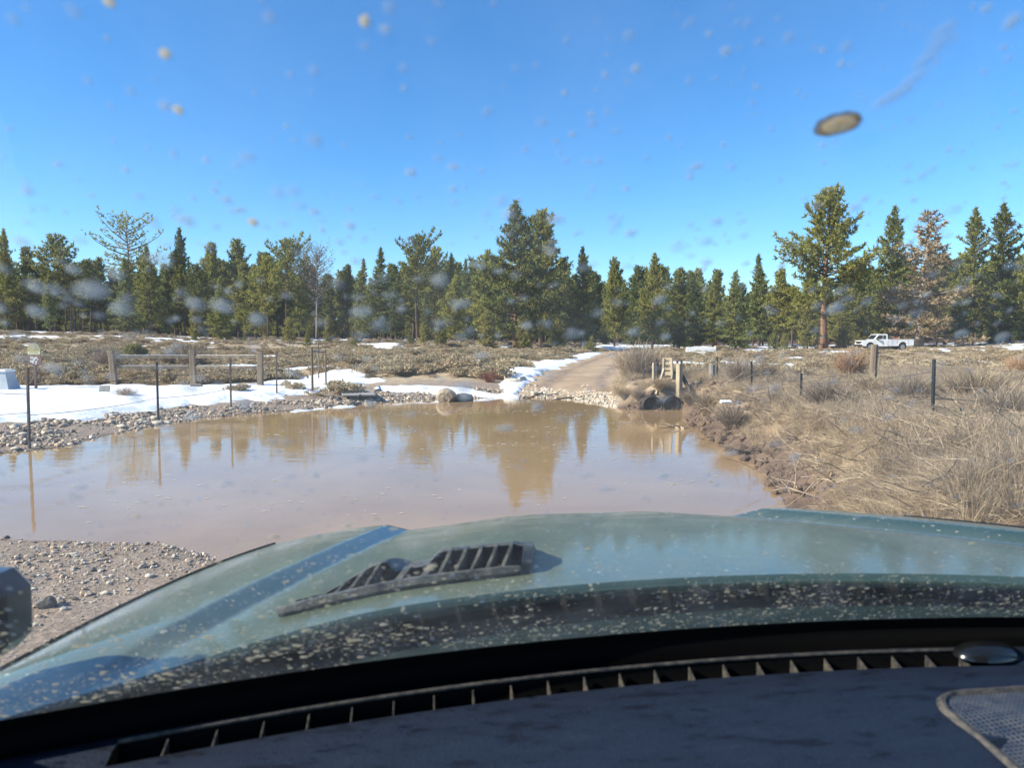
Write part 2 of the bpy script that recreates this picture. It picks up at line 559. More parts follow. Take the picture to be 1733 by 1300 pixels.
# dirt road
def road_mesh():
    P = []
    for (x1, y1), (x2, y2) in zip(ROADC[:-1], ROADC[1:]):
        n = max(2, int(math.hypot(x2 - x1, y2 - y1) / .6))
        for k in range(n):
            P.append((x1 + (x2 - x1) * k / n, y1 + (y2 - y1) * k / n))
    P = np.array(P)
    for _ in range(6):
        P[1:-1] = (P[:-2] + P[1:-1] * 2 + P[2:]) / 4
    T = np.gradient(P, axis=0); T /= np.linalg.norm(T, axis=1)[:, None]
    N = np.stack([T[:, 1], -T[:, 0]], 1)
    a = np.linspace(-1, 1, 31)
    wob = RW * (1 + (vnoise(np.arange(len(P)) * .4, np.zeros(len(P)), 3) - .5) * .25)
    wob = wob * (1 + .35 * np.exp(-(P[:, 1] - P[0, 1]) / 2.0))
    X = P[:, 0][:, None] + N[:, 0][:, None] * a * wob[:, None]
    Y = P[:, 1][:, None] + N[:, 1][:, None] * a * wob[:, None]
    Z = gzv(X.ravel(), Y.ravel()).reshape(X.shape)
    edge = (1 - np.abs(a)) 
    Z = Z + np.minimum(edge * .5, .035) - .008 + (fbm(X * 2, Y * 2, 9, 3) - .5) * .02
    rut = np.exp(-((np.abs(a) - .45) / .13) ** 2)
    Z = Z - rut * .025
    idx = np.arange(X.size).reshape(X.shape)
    F = np.stack([idx[:-1, :-1], idx[:-1, 1:], idx[1:, 1:], idx[1:, :-1]], -1).reshape(-1, 4)
    me = np_mesh('dirt_road', np.stack([X.ravel(), Y.ravel(), Z.ravel()], 1), F, M['road'], True)
    tr = np.tile(rut, (len(P), 1)) * (.5 + fbm(X * 1.2, Y * .4, 12, 3))
    setattr_f(me, 'track', np.clip(tr.ravel(), 0, 1))
    return me
tag(mkobj('dirt_road', road_mesh()), 'rutted brown dirt track climbing from the water to the pines', kind='structure')

# snow lying on the ground: drifts with real thickness
def snow_mask(x, y):
    """positive where snow lies"""
    def poly(pts, z=.3):
        return [(at_z(q[0], q[1], q[2] if len(q) > 2 else z).x, at_z(q[0], q[1], q[2] if len(q) > 2 else z).y) for q in pts]
    band = poly([(-500, 735), (-200, 735), (0, 718, .2), (120, 710, .18), (240, 697, .16), (330, 686, .15), (420, 680, .14), (480, 676, .14), (560, 664, .16), (600, 658, .2), (648, 652, .2), (640, 641), (600, 637), (560, 638), (500, 643), (440, 650),
                 (400, 652), (330, 656), (200, 655), (60, 657), (-200, 660), (-500, 665)])
    ice = poly([(430, 702), (520, 696), (590, 689), (640, 683), (640, 681), (590, 686), (540, 690), (470, 697)], .03)
    shelf = poly([(630, 655), (700, 653), (820, 655), (860, 660), (800, 661), (700, 659), (640, 660)], .25)
    strip = poly([(858, 655), (905, 645), (960, 633), (1010, 615), (1022, 605), (1018, 600), (1000, 600), (950, 608), (900, 620), (870, 632), (850, 643)], .42)
    f = -1e9
    nz = (fbm(x * .9, y * .9, 51, 4) - .5); nz2 = fbm(x * 3.5, y * 3.5, 53, 3) - .5
    for p, k in ((band, 1.4), (ice, .6), (shelf, .7), (strip, 1.0)):
        f = np.maximum(f, -poly_sd(x, y, p) + nz * k + nz2 * .5)
    f = np.where(road_d(x, y) < 1.75 + nz2 * .7, np.minimum(f, -.2), f)
    # scattered remnants on the flat and among the trees
    far = sstep(70, 100, y)
    u = CX + FPX * x / np.maximum(y, 1)
    lm = sstep(1000, 860, u) 
    nn = fbm(x * (.16 - .06 * far), y * (.28 - .12 * far), 61, 4)
    thr = .70 - .145 * far - .02 * lm
    g = (nn - thr) * 9
    g = np.where((y < 24) | (road_d(x, y) < 2.1), -9, g)
    g = g + sstep(980, 1010, u) * sstep(1240, 1180, u) * sstep(74, 78, y) * sstep(112, 100, y) * 2.2
    return np.maximum(f, g)

def snow_mesh(x0, x1, y0, y1, sx, sy, thick, name):
    X, Y = np.meshgrid(np.arange(x0, x1, sx), np.arange(y0, y1, sy))
    x, y = X.ravel(), Y.ravel()
    m_ = snow_mask(x, y)
    h = np.clip(m_ * .22, -.03, thick) + (fbm(x * 1.7, y * 1.7, 71, 3) - .5) * .03 * np.clip(m_ * 3, 0, 1)
    zz = gzv(x, y) + h - .004
    idx = np.arange(X.size).reshape(X.shape)
    F = np.stack([idx[:-1, :-1], idx[:-1, 1:], idx[1:, 1:], idx[1:, :-1]], -1).reshape(-1, 4)
    keep = (m_[F] > -.05).any(1)
    F = F[keep]
    used, inv = np.unique(F, return_inverse=True)
    V = np.stack([x, y, zz], 1)[used]
    return np_mesh(name, V, inv.reshape(F.shape), M['snow'], True)
tag(mkobj('snow_cover', snow_mesh(-17, 3.2, 11, 32, .11, .11, .09, 'snow_cover')), 'bright white snow bank along the left shore of the pond', kind='stuff')
tag(mkobj('snow_remnants', snow_mesh(-75, 95, 31.9, 150, .5, .35, .10, 'snow_remnants')), 'leftover snow patches on the flat and under the pines', kind='stuff')

# ------------------------------------------------------------------ scattering (only for what nobody could count)
def scatter(name, pts, rot, scl, idxs, templates, label, tilt=None):
    """point cloud mesh + geometry nodes that put one of the template meshes on every point"""
    col = bpy.data.collections.new(name + '_kinds')
    for k, me in enumerate(templates):
        col.objects.link(bpy.data.objects.new('%s_kind_%02d' % (name, k), me))
    me = bpy.data.meshes.new(name)
    me.vertices.add(len(pts))
    me.vertices.foreach_set('co', np.ascontiguousarray(pts, dtype=np.float32).ravel())
    a = me.attributes.new('rot', 'FLOAT_VECTOR', 'POINT')
    rv = np.zeros((len(pts), 3), np.float32); rv[:, 2] = rot
    if tilt is not None: rv[:, :2] = tilt
    a.data.foreach_set('vector', rv.ravel())
    a = me.attributes.new('scl', 'FLOAT_VECTOR', 'POINT')
    sv = np.asarray(scl, np.float32)
    if sv.ndim == 1: sv = np.repeat(sv[:, None], 3, 1)
    a.data.foreach_set('vector', np.ascontiguousarray(sv).ravel())
    a = me.attributes.new('kindx', 'INT', 'POINT'); a.data.foreach_set('value', np.asarray(idxs, np.int32))
    o = mkobj(name, me)
    ng = bpy.data.node_groups.new(name + '_nodes', 'GeometryNodeTree')
    ng.interface.new_socket('Geometry', in_out='INPUT', socket_type='NodeSocketGeometry')
    ng.interface.new_socket('Geometry', in_out='OUTPUT', socket_type='NodeSocketGeometry')
    gi = ng.nodes.new('NodeGroupInput'); go = ng.nodes.new('NodeGroupOutput')
    ci = ng.nodes.new('GeometryNodeCollectionInfo'); ci.inputs['Collection'].default_value = col
    ci.inputs['Separate Children'].default_value = True; ci.inputs['Reset Children'].default_value = True
    ip = ng.nodes.new('GeometryNodeInstanceOnPoints'); ip.inputs['Pick Instance'].default_value = True
    def na(nm, typ):
        n_ = ng.nodes.new('GeometryNodeInputNamedAttribute'); n_.data_type = typ
        n_.inputs['Name'].default_value = nm
        return n_.outputs['Attribute']
    e2r = ng.nodes.new('FunctionNodeEulerToRotation')
    ng.links.new(na('rot', 'FLOAT_VECTOR'), e2r.inputs[0])
    ng.links.new(e2r.outputs[0], ip.inputs['Rotation'])
    ng.links.new(na('scl', 'FLOAT_VECTOR'), ip.inputs['Scale'])
    ng.links.new(na('kindx', 'INT'), ip.inputs['Instance Index'])
    ng.links.new(gi.outputs[0], ip.inputs['Points'])
    ng.links.new(ci.outputs[0], ip.inputs['Instance'])
    ng.links.new(ip.outputs[0], go.inputs[0])
    md = o.modifiers.new('scatter', 'NODES'); md.node_group = ng
    tag(o, label, kind='stuff')
    return o

rng = np.random.default_rng(7)

def tri_blades(base, dirs, length, width, bend, rg, seg=2):
    """ribbons: base (n,3), dirs (n,3) unit, length (n,), width (n,), bend = sideways droop"""
    n = len(base)
    side = np.cross(dirs, rg.normal(size=(n, 3))); side /= np.linalg.norm(side, axis=1)[:, None] + 1e-9
    droop = np.stack([dirs[:, 0], dirs[:, 1], np.zeros(n)], 1) * bend[:, None] - np.array([0, 0, 1]) * (bend * .6)[:, None]
    mid = base + dirs * (length * .55)[:, None]
    tip = base + dirs * length[:, None] + droop * length[:, None]
    wv = side * width[:, None] * .5
    V = np.stack([base - wv, base + wv, mid + wv * .8, mid - wv * .8, tip], 1).reshape(-1, 3)
    o = np.arange(n)[:, None] * 5
    F = np.concatenate([o + np.array([[0, 1, 2]]), o + np.array([[0, 2, 3]]), o + np.array([[3, 2, 4]])], 0)
    return V, F

def unit(v):
    return v / (np.linalg.norm(v, axis=1)[:, None] + 1e-9)

def grass_tuft(seed, n, h, spread, width, lean, mat):
    rg = np.random.default_rng(seed)
    a = rg.uniform(0, 2 * np.pi, n); r_ = spread * np.sqrt(rg.uniform(0, 1, n))
    base = np.stack([np.cos(a) * r_, np.sin(a) * r_, np.full(n, -.03)], 1)
    d = np.stack([np.cos(a), np.sin(a), np.zeros(n)], 1) * rg.uniform(.05, lean, n)[:, None] + rg.normal(0, .22, (n, 3)) * lean
    d[:, 2] = 1
    d = unit(d)
    V, F = tri_blades(base, d, h * rg.uniform(.5, 1.15, n), width * rg.uniform(.6, 1.3, n), rg.uniform(0, .45, n) * lean, rg)
    return np_mesh('dry_grass_blades', V, F, mat)

def matted(seed, n, h, spread, width, mat):
    """flattened, tangled dry grass"""
    rg = np.random.default_rng(seed)
    base = np.stack([rg.normal(0, spread * .5, n), rg.normal(0, spread * .5, n), rg.uniform(-.02, h * .5, n)], 1)
    d = rg.normal(size=(n, 3)); d[:, 2] = np.abs(d[:, 2]) * .45
    d = unit(d)
    V, F = tri_blades(base, d, h * rg.uniform(.7, 1.6, n), width * rg.uniform(.6, 1.3, n), rg.uniform(0, .5, n), rg)
    return np_mesh('matted_grass_blades', V, F, mat)

def clump_tris(cent, size, nper, rg, updir=.25, dirs=None, w=.16):
    """needle/leaf clumps: nper slim triangles radiating from every centre"""
    n = len(cent)
    d = rg.normal(size=(n, nper, 3))
    d[:, :, 2] += updir
    if dirs is not None:
        d += dirs[:, None, :] * .9
    d /= np.linalg.norm(d, axis=2)[:, :, None] + 1e-9
    s = np.cross(d, rg.normal(size=(n, nper, 3))); s /= np.linalg.norm(s, axis=2)[:, :, None] + 1e-9
    L_ = size[:, None, None] * rg.uniform(.6, 1.2, (n, nper, 1))
    c = cent[:, None, :]
    a = c + s * L_ * w; b_ = c - s * L_ * w; t = c + d * L_
    V = np.stack([a, b_, t], 2).reshape(-1, 3)
    F = np.arange(len(V)).reshape(-1, 3)
    return V, F

def sage_mesh(seed, n, mat, flat=.7, leaf=.15, w=.22):
    """low rounded bush of unit width, many small leaf clumps and some stems"""
    rg = np.random.default_rng(seed)
    nl = 5
    lob = rg.normal(0, .22, (nl, 3)); lob[:, 2] = rg.uniform(.15, .38, nl) * flat
    k = rg.integers(0, nl, n)
    d = unit(rg.normal(size=(n, 3))); d[:, 2] = np.abs(d[:, 2])
    c = lob[k] + d * np.array([.3, .3, .3 * flat]) * rg.uniform(.5, 1, n)[:, None]
    V, F = clump_tris(c, leaf * rg.uniform(.7, 1.3, n), 6, rg, .5, d * .8, w)
    return np_mesh('sagebrush_leaves', V, F, mat)

def twig_mesh(seed, n, h, spread, width, mat, fork=2):
    """upright twiggy shrub: stems radiate from the root and fork"""
    rg = np.random.default_rng(seed)
    base = rg.normal(0, .06 * spread, (n, 3)); base[:, 2] = -.03
    d = rg.normal(0, .42 * spread / h, (n, 3)); d[:, 2] = 1; d = unit(d)
    ln = h * rg.uniform(.45, 1.0, n)
    V, F = tri_blades(base, d, ln, np.full(n, width), rg.uniform(0, .15, n), rg)
    Vs = [V]; Fs = [F]; o = len(V)
    for k in range(fork):
        t = rg.uniform(.35, .8, n)
        b2 = base + d * (ln * t)[:, None]
        d2 = unit(d + rg.normal(0, .3, (n, 3)))
        V2, F2 = tri_blades(b2, d2, ln * rg.uniform(.25, .5, n), np.full(n, width * .75), rg.uniform(0, .15, n), rg)
        Vs.append(V2); Fs.append(F2 + o); o += len(V2)
    return np_mesh('twigs', np.concatenate(Vs), np.concatenate(Fs), mat)

def stone_mesh(seed, mat, sub=2, squash=.65, jag=.28):
    import bmesh
    bm = bmesh.new()
    bmesh.ops.create_icosphere(bm, subdivisions=sub, radius=1)
    rs = random.Random(seed)
    planes = [(Vector((rs.gauss(0, 1), rs.gauss(0, 1), rs.gauss(0, 1))).normalized(), rs.uniform(.55, .9)) for _ in range(9)]
    for v in bm.verts:
        for n_, d in planes:
            e = v.co.dot(n_) - d
            if e > 0: v.co -= n_ * e * .92
        v.co *= 1 + rs.uniform(-.05, .05) * jag * 3
        v.co.z *= squash
        v.co.y *= .85
    me = bpy.data.meshes.new('stone_rock')
    bm.to_mesh(me); bm.free()
    me.materials.append(mat)
    return me

# ---- pebbles of the near shore, cobbles of the left and far shores
def on_land(x, y, lo=.0, hi=99):
    _, sd_, wr_, nr, rd_ = ground_parts(x, y)
    return (sd_ > lo) & (sd_ < hi)

peb = [stone_mesh(s, M[k], 1) for s, k in ((1, 'stone'), (2, 'stone'), (3, 'pale_stone'), (4, 'dark_stone'), (5, 'stone'), (6, 'pale_stone'))]
n = 26000
x = rng.uniform(-6.2, .4, n); y = rng.uniform(2.3, 6.9, n)
ok = on_land(x, y, -.08)
clus = fbm(x * 1.1, y * 1.1, 91, 3)
ok &= rng.uniform(0, 1, n) < np.clip((clus - .30) * 3.2, .12, 1)
x, y = x[ok], y[ok]
s = .0055 + .011 * rng.pareto(3.2, len(x)).clip(0, 2.2)
scatter('shore_gravel', np.stack([x, y, gzv(x, y) + s * .25], 1), rng.uniform(0, 6.3, len(x)), s, rng.integers(0, 6, len(x)), peb, 'loose pebbly gravel in front of the truck at lower left')
n = 90000
x = rng.uniform(-13, 3.8, n); y = rng.uniform(10, 25.5, n)
_, sd_, wr_, nr_, rd_ = ground_parts(x, y)
sm = snow_mask(x, y)
u_ = CX + FPX * x / y
band_hi = np.where(u_ < 560, 1.5, 1.7) + (fbm(x * .8, y * .8, 33, 3) - .5) * 1.6
ok = (sd_ > -.08) & (sd_ < band_hi) & (wr_ < .3) & (sm < .12)
ok &= rng.uniform(0, 1, n) < np.where(u_ > 860, 1.0, np.clip((fbm(x * 1.4, y * 1.4, 35, 3) - .3) * 3, .1, 1))
x, y, u_ = x[ok], y[ok], u_[ok]
s = .018 + .026 * rng.pareto(3.0, len(x)).clip(0, 2.3)
ki = np.where(u_ > 860, rng.choice([2, 5, 0], len(x)), rng.choice([0, 1, 2, 3, 4, 0, 1, 3], len(x)))
scatter('shore_cobbles', np.stack([x, y, gzv(x, y) + s * .2], 1), rng.uniform(0, 6.3, len(x)), s, ki, peb, 'tan and pale cobbles lying along the left and far shore')

# ---- dry grass on the right bank
gts = [grass_tuft(100 + k, 84, .50, .14, .0050, .75, M['straw' if k % 2 else 'straw2']) for k in range(5)]
gts += [matted(120 + k, 120, .30, .34, .0052, M['straw' if k % 2 else 'straw2']) for k in range(4)]
gts += [twig_mesh(140 + k, 34, .55, .5, .0055, M['grey_twig']) for k in range(3)]
n = 26000
vv = rng.uniform(0, 1, n)
y = 4.6 + 21 * vv ** 1.25; x = xat(1033 + rng.uniform(0, 1, n) ** .9 * 900, y)
z_, sd_, wr_, nr_, rd_ = ground_parts(x, y)
pt = fbm(x * .9, y * .9, 201, 3)
ok = (sd_ > .30 + .75 * rng.uniform(0, 1, n) ** 2) & ((x > 2.9) | (y > 7.5)) & (rng.uniform(0, 1, n) < np.clip((pt - .22) * 3.0, .25, 1)) & (wr_ > .12)
x, y, z_, sd_, pt = x[ok], y[ok], z_[ok], sd_[ok], pt[ok]
k1 = rng.uniform(0, 1, len(x))
ki = np.where(k1 < .24, rng.integers(0, 5, len(x)), np.where(k1 < .66, rng.integers(5, 9, len(x)), rng.integers(9, 12, len(x))))
s = rng.uniform(.5, 1.05, len(x)) * (.6 + .35 * sstep(.3, 1.5, sd_)) * (.55 + .8 * pt) * (.78 - .13 * sstep(8, 14, y)) * (.75 + .55 * fbm(x * .6, y * .6, 203, 2))
tl = rng.normal(0, .22, (len(x), 2)); tl[:, 0] += .10
scatter('dry_grass', np.stack([x, y, z_], 1), rng.uniform(0, 6.3, len(x)), s, ki, gts, 'matted dry straw grass covering the right bank', tl)

# ---- low sage and grass clumps on the flats
sg = [sage_mesh(300 + k, 190, M['sage'], .65, .085) for k in range(5)]
tf = [grass_tuft(320 + k, 90, .36, .24, .013, .9, M['straw' if k % 2 else 'straw2']) for k in range(3)] + [sage_mesh(330 + k, 170, M['straw'], .55, .095, .16) for k in range(3)]
n = 34000
iv = rng.uniform(1 / 118.0, 1 / 21.0, n); y = 1 / iv
y = np.where(rng.uniform(0, 1, n) < .55, rng.uniform(26, 112, n), y)
uu = rng.uniform(-120, 1860, n); x = xat(uu, y)
z_, sd_, wr_, nr_, rd_ = ground_parts(x, y)
sm = snow_mask(x, y)
right = sstep(1010, 1100, uu)
dens = np.where(right > .5, .85, .8) * np.clip((fbm(x * .33, y * .33, 211, 4) - .36) * 4.5, .06, 1)
ok = (sd_ > 1.6) & (rd_ > 2.1) & (sm < .02 + .25 * (rng.uniform(0, 1, n) < .06)) & (rng.uniform(0, 1, n) < dens) & ((wr_ < .2) | (y > 22))
ok &= ~((uu < 660) & (y < 26.5) & (y > 0) & (sm > -.6)) & ~((uu > 640) & (uu < 1050) & (y < 27.5))
x, y, z_, uu, right = x[ok], y[ok], z_[ok], uu[ok], right[ok]
pr = np.where(right > .5, .72, np.where(uu < 560, .66, .46))
k1 = rng.uniform(0, 1, len(x))
ki = np.where(k1 < pr, 5 + rng.integers(0, 6, len(x)), rng.integers(0, 5, len(x)))
s = (.32 + .95 * rng.uniform(0, 1, len(x)) ** 2.2) * (.45 + 1.1 * fbm(x * .3, y * .3, 213, 3)) * np.where(right > .5, .9, 1.15)
scatter('sagebrush_flat', np.stack([x, y, z_ - .02], 1), rng.uniform(0, 6.3, len(x)), np.stack([s, s, s * rng.uniform(.6, 1.0, len(x))], 1), ki, sg + tf, 'low grey sage and straw clumps covering the flats before the pines')

# floating flecks of foam on the water
def foam_mesh():
    rg = np.random.default_rng(5)
    V = []; F = []
    for cx, cy, ln, nn in [(-1.9, 18.2, 1.6, 50), (.6, 18.8, 1.8, 50), (1.9, 17.6, 1.4, 40), (-3.0, 14.6, 2.2, 70), (1.2, 15.0, 2.0, 50), (2.2, 16.2, .8, 30), (-1.0, 12.6, 2.6, 50), (.6, 11.2, 2.2, 40), (-3.5, 8.2, 2.5, 26), (-.8, 8.4, 2.5, 20), (-5.2, 9.5, 2, 30), (2.1, 9.4, .9, 25)]:
        for _ in range(nn):
            px = cx + rg.normal(0, ln * .5); py = cy + rg.normal(0, ln * .16) + (px - cx) * .12
            a = rg.uniform(0, 6.3); r_ = rg.uniform(.006, .022) * (1 if py < 12 else 1.5)
            o = len(V)
            for k in range(6):
                t = a + k * math.pi / 3
                V.append((px + math.cos(t) * r_ * rg.uniform(.8, 2.4), py + math.sin(t) * r_ * rg.uniform(.7, 1.3), .004))
            F.append(tuple(range(o, o + 6)))
    return V, F
V, F = foam_mesh()
keep = ground_parts(np.array([V[f[0]][0] for f in F]), np.array([V[f[0]][1] for f in F]))[1] < -.25
mb = MB(); mb.v = V; mb.f = [f for f, k in zip(F, keep) if k]; mb.mi = [0] * len(mb.f)
tag(mb.build('water_foam', M['foam']), 'small pale foam flecks drifting on the pond', kind='stuff')
#@@THINGS
# ------------------------------------------------------------------ trees
def tree_mesh(seed, H, cb, rmax, prof, nl, cl, csize, up0=-.15, up1=.7, thick=.016, nper=8, jitter=.32, trunk_mat='bark', fol='pine', limb_mat=None, w=.17, bare=0.0, lean=0.0):
    """one tree: a tapered trunk with limbs, and a crown of needle clumps held on those limbs. Returns (trunk mesh, crown mesh)"""
    rs = random.Random(seed); rg = np.random.default_rng(seed)
    mb = MB()
    bx, by = rs.uniform(-1, 1) * .02 * H + lean * H, rs.uniform(-1, 1) * .02 * H
    def spine(t):
        return Vector((bx * t * t + .012 * H * math.sin(t * 5 + seed), by * t * t, H * t))
    pts = [spine(t) for t in np.linspace(0, .985, 9)]
    pts[0].z = -.3
    r0 = thick * H
    mb.tube(pts, [r0 * (1.25 if i == 0 else (1 - .93 * (i / 8) ** .9)) + .012 for i in range(9)], 7)
    cents = []; cdirs = []; csz = []
    ga = rs.uniform(0, 6.3)
    mb.m = 1 if limb_mat else 0
    for i in range(nl):
        q = ((i + rs.random()) / nl)
        t = cb + (1 - cb) * q
        ga += 2.4 + rs.uniform(-.4, .4)
        Ln = rmax * prof(q) * (.68 + .64 * float(vnoise(q * 7.0 + .6 * math.cos(ga), seed + .5 * math.sin(ga), seed))) * rs.uniform(1 - jitter, 1 + jitter) * (1 if rs.random() > .08 else .6)
        if Ln < .12: Ln = .12
        el = up0 + (up1 - up0) * q + rs.uniform(-.15, .15)
        d = Vector((math.cos(ga) * math.cos(el), math.sin(ga) * math.cos(el), math.sin(el)))
        s0 = spine(t)
        p1 = s0 + d * Ln * .5 - Vector((0, 0, .04 * Ln))
        p2 = s0 + d * Ln * .85 + Vector((0, 0, .02 * Ln))
        p3 = s0 + d * Ln + Vector((0, 0, .10 * Ln))
        rl = min(.05 * Ln * .35 + .012, r0 * .5)
        if Ln > .5 or bare:
            mb.tube([s0, p1, p2, p3], [rl, rl * .6, rl * .35, rl * .12], 4, False)
        if rs.random() < bare:
            for k in range(3):
                tt = rs.uniform(.4, .95); b0 = s0.lerp(p3, tt)
                e = b0 + Vector((rs.gauss(0, 1), rs.gauss(0, 1), rs.gauss(.2, .7))).normalized() * Ln * rs.uniform(.15, .4)
                mb.tube([b0, e], [rl * .4, rl * .1], 3, False)
            continue
        nc = max(2, int(cl * (Ln / rmax) * rs.uniform(.8, 1.2)))
        side = d.cross(Vector((0, 0, 1))).normalized()
        for k in range(nc):
            a = .28 + .74 * (k + rs.random()) / nc
            c = s0.lerp(p1, a / .5) if a < .5 else (p1.lerp(p3, (a - .5) / .5))
            off = rs.gauss(0, .14 * Ln * (1.15 - abs(a - .6)))
            c = c + side * off + Vector((0, 0, rs.uniform(-.02, .07) * Ln + rs.uniform(0, .1) * csize))
            cents.append(c); dd = d * .6 + side * (off / (Ln + .01)) * 2 + Vector((0, 0, .35))
            cdirs.append(dd); csz.append(csize * rs.uniform(.65, 1.25))
    # leader
    for k in range(6):
        cents.append(spine(.94 + .01 * k)); cdirs.append(Vector((0, 0, 1.2))); csz.append(csize * .7)
    trunk = bpy.data.meshes.new('trunk')
    trunk.from_pydata(mb.v, [], mb.f)
    trunk.materials.append(M[trunk_mat])
    if limb_mat:
        trunk.materials.append(M[limb_mat]); trunk.polygons.foreach_set('material_index', mb.mi)
    trunk.polygons.foreach_set('use_smooth', [True] * len(trunk.polygons))
    V, F = clump_tris(np.array([tuple(c) for c in cents]), np.array(csz), nper, rg, .2, np.array([tuple(c) for c in cdirs]), w)
    crown = np_mesh('crown', V, F, M[fol])
    return trunk, crown, H

cone = lambda e=.85: (lambda q: (1 - q) ** e * min(1, .55 + q * 4))
def rounded(q): return math.sqrt(max(0, 1 - (2 * q - .75) ** 2 / 1.75)) * (1 if q < .9 else .7)
def oval(q): return max(.15, math.sin(math.pi * (.08 + .88 * q)) ** .7)
def spread(q): return (.62 + .75 * q if q < .3 else .85 * (1 - (q - .3) / .78) ** .62)

KIND = {}
KIND['pine_a'] = tree_mesh(11, 16, .15, 4.0, cone(.7), 104, 24, .60)
KIND['pine_b'] = tree_mesh(12, 16, .22, 3.7, cone(.55), 96, 23, .60, 0, .8)
KIND['pine_c'] = tree_mesh(13, 16, .10, 3.5, cone(.65), 108, 22, .58, -.2, .6)
KIND['fir_a'] = tree_mesh(21, 16, .05, 3.2, cone(.85), 130, 18, .55, -.3, .5, .013, fol='fir')
KIND['fir_b'] = tree_mesh(22, 16, .10, 2.6, cone(.8), 124, 16, .54, -.25, .6, .012, fol='fir')
KIND['high_a'] = tree_mesh(14, 16, .36, 3.2, cone(.5), 84, 20, .58, -.1, .8, .013)
KIND['high_b'] = tree_mesh(15, 16, .42, 2.8, lambda q: (1 - q) ** .45 * min(1, .4 + q * 3), 74, 18, .58, 0, .8, .012, fol='fir')
KIND['round_a'] = tree_mesh(31, 16, .42, 4.0, rounded, 66, 22, .55, 0, .9, .014)
KIND['round_b'] = tree_mesh(32, 16, .32, 3.3, oval, 74, 20, .58, .05, .9, .013)
KIND['sparse'] = tree_mesh(33, 16, .50, 3.9, rounded, 46, 12, .46, .1, .7, .013, nper=6)
KIND['big_spread'] = tree_mesh(41, 20, .27, 6.0, spread, 96, 42, .56, -.05, .85, .024, trunk_mat='red_bark', limb_mat='bark', nper=9, jitter=.3)
KIND['big_cone'] = tree_mesh(42, 15, .10, 5.2, cone(.80), 120, 36, .52, -.1, .75, .018, limb_mat='bark', trunk_mat='red_bark', nper=9)
KIND['big_full'] = tree_mesh(43, 15, .12, 4.6, lambda q: (1 - q) ** .5 * min(1, .5 + q * 3), 116, 34, .52, -.1, .75, .016, nper=9)
KIND['tall_dense'] = tree_mesh(44, 20, .10, 5.2, cone(.80), 136, 32, .58, -.2, .7, .014, nper=9)
KIND['juniper_a'] = tree_mesh(51, 5, .05, 1.35, lambda q: (1 - q) ** .6 * min(1, .5 + q * 3), 80, 13, .32, .2, 1.0, .02, fol='juniper')
KIND['juniper_b'] = tree_mesh(52, 5, .03, 1.8, lambda q: (1 - q * q) ** .7, 80, 16, .32, .2, 1.0, .02, fol='juniper')
KIND['young'] = tree_mesh(53, 5, .04, 1.3, cone(.8), 62, 12, .36, .05, .8, .018, fol='pine')
KIND['browned'] = tree_mesh(61, 19, .08, 5.0, lambda q: (1 - q) ** .55 * (.75 + .25 * math.sin(q * 23)), 135, 30, .52, -.15, .6, .028, fol='brown_foliage', trunk_mat='grey_wood', nper=7, bare=.16, jitter=.4, lean=.02)
KIND['dead_oval'] = tree_mesh(62, 16, .40, 3.8, oval, 120, 9, .34, .2, 1.0, .012, trunk_mat='grey_wood', fol='brown_foliage', nper=4, bare=.55)
KIND['snag'] = tree_mesh(63, 16, .45, 1.6, cone(.7), 14, 1, .05, .2, .9, .010, trunk_mat='grey_wood', fol='brown_foliage', nper=1, bare=1.0)

PROTO = {}
tree_n = 0
def tree(u, vtop, y, kind, name, label, group=None, wide=1.0, cat='tree'):
    global tree_n
    tm, cm, H0 = KIND[kind]
    x = xat(u, y)
    zb = gz(x, y)
    h = at_y(u, vtop, y).z - zb
    s = h / H0
    tree_n += 1
    rr_ = random.Random(tree_n * 31 + int(u))
    o = empty(name, (x, y, zb), rr_.uniform(0, 6.28), (s * wide, s * wide, s))
    mkobj('trunk', tm, o)
    mkobj('crown', cm, o)
    tag(o, label, cat, group)
    return o

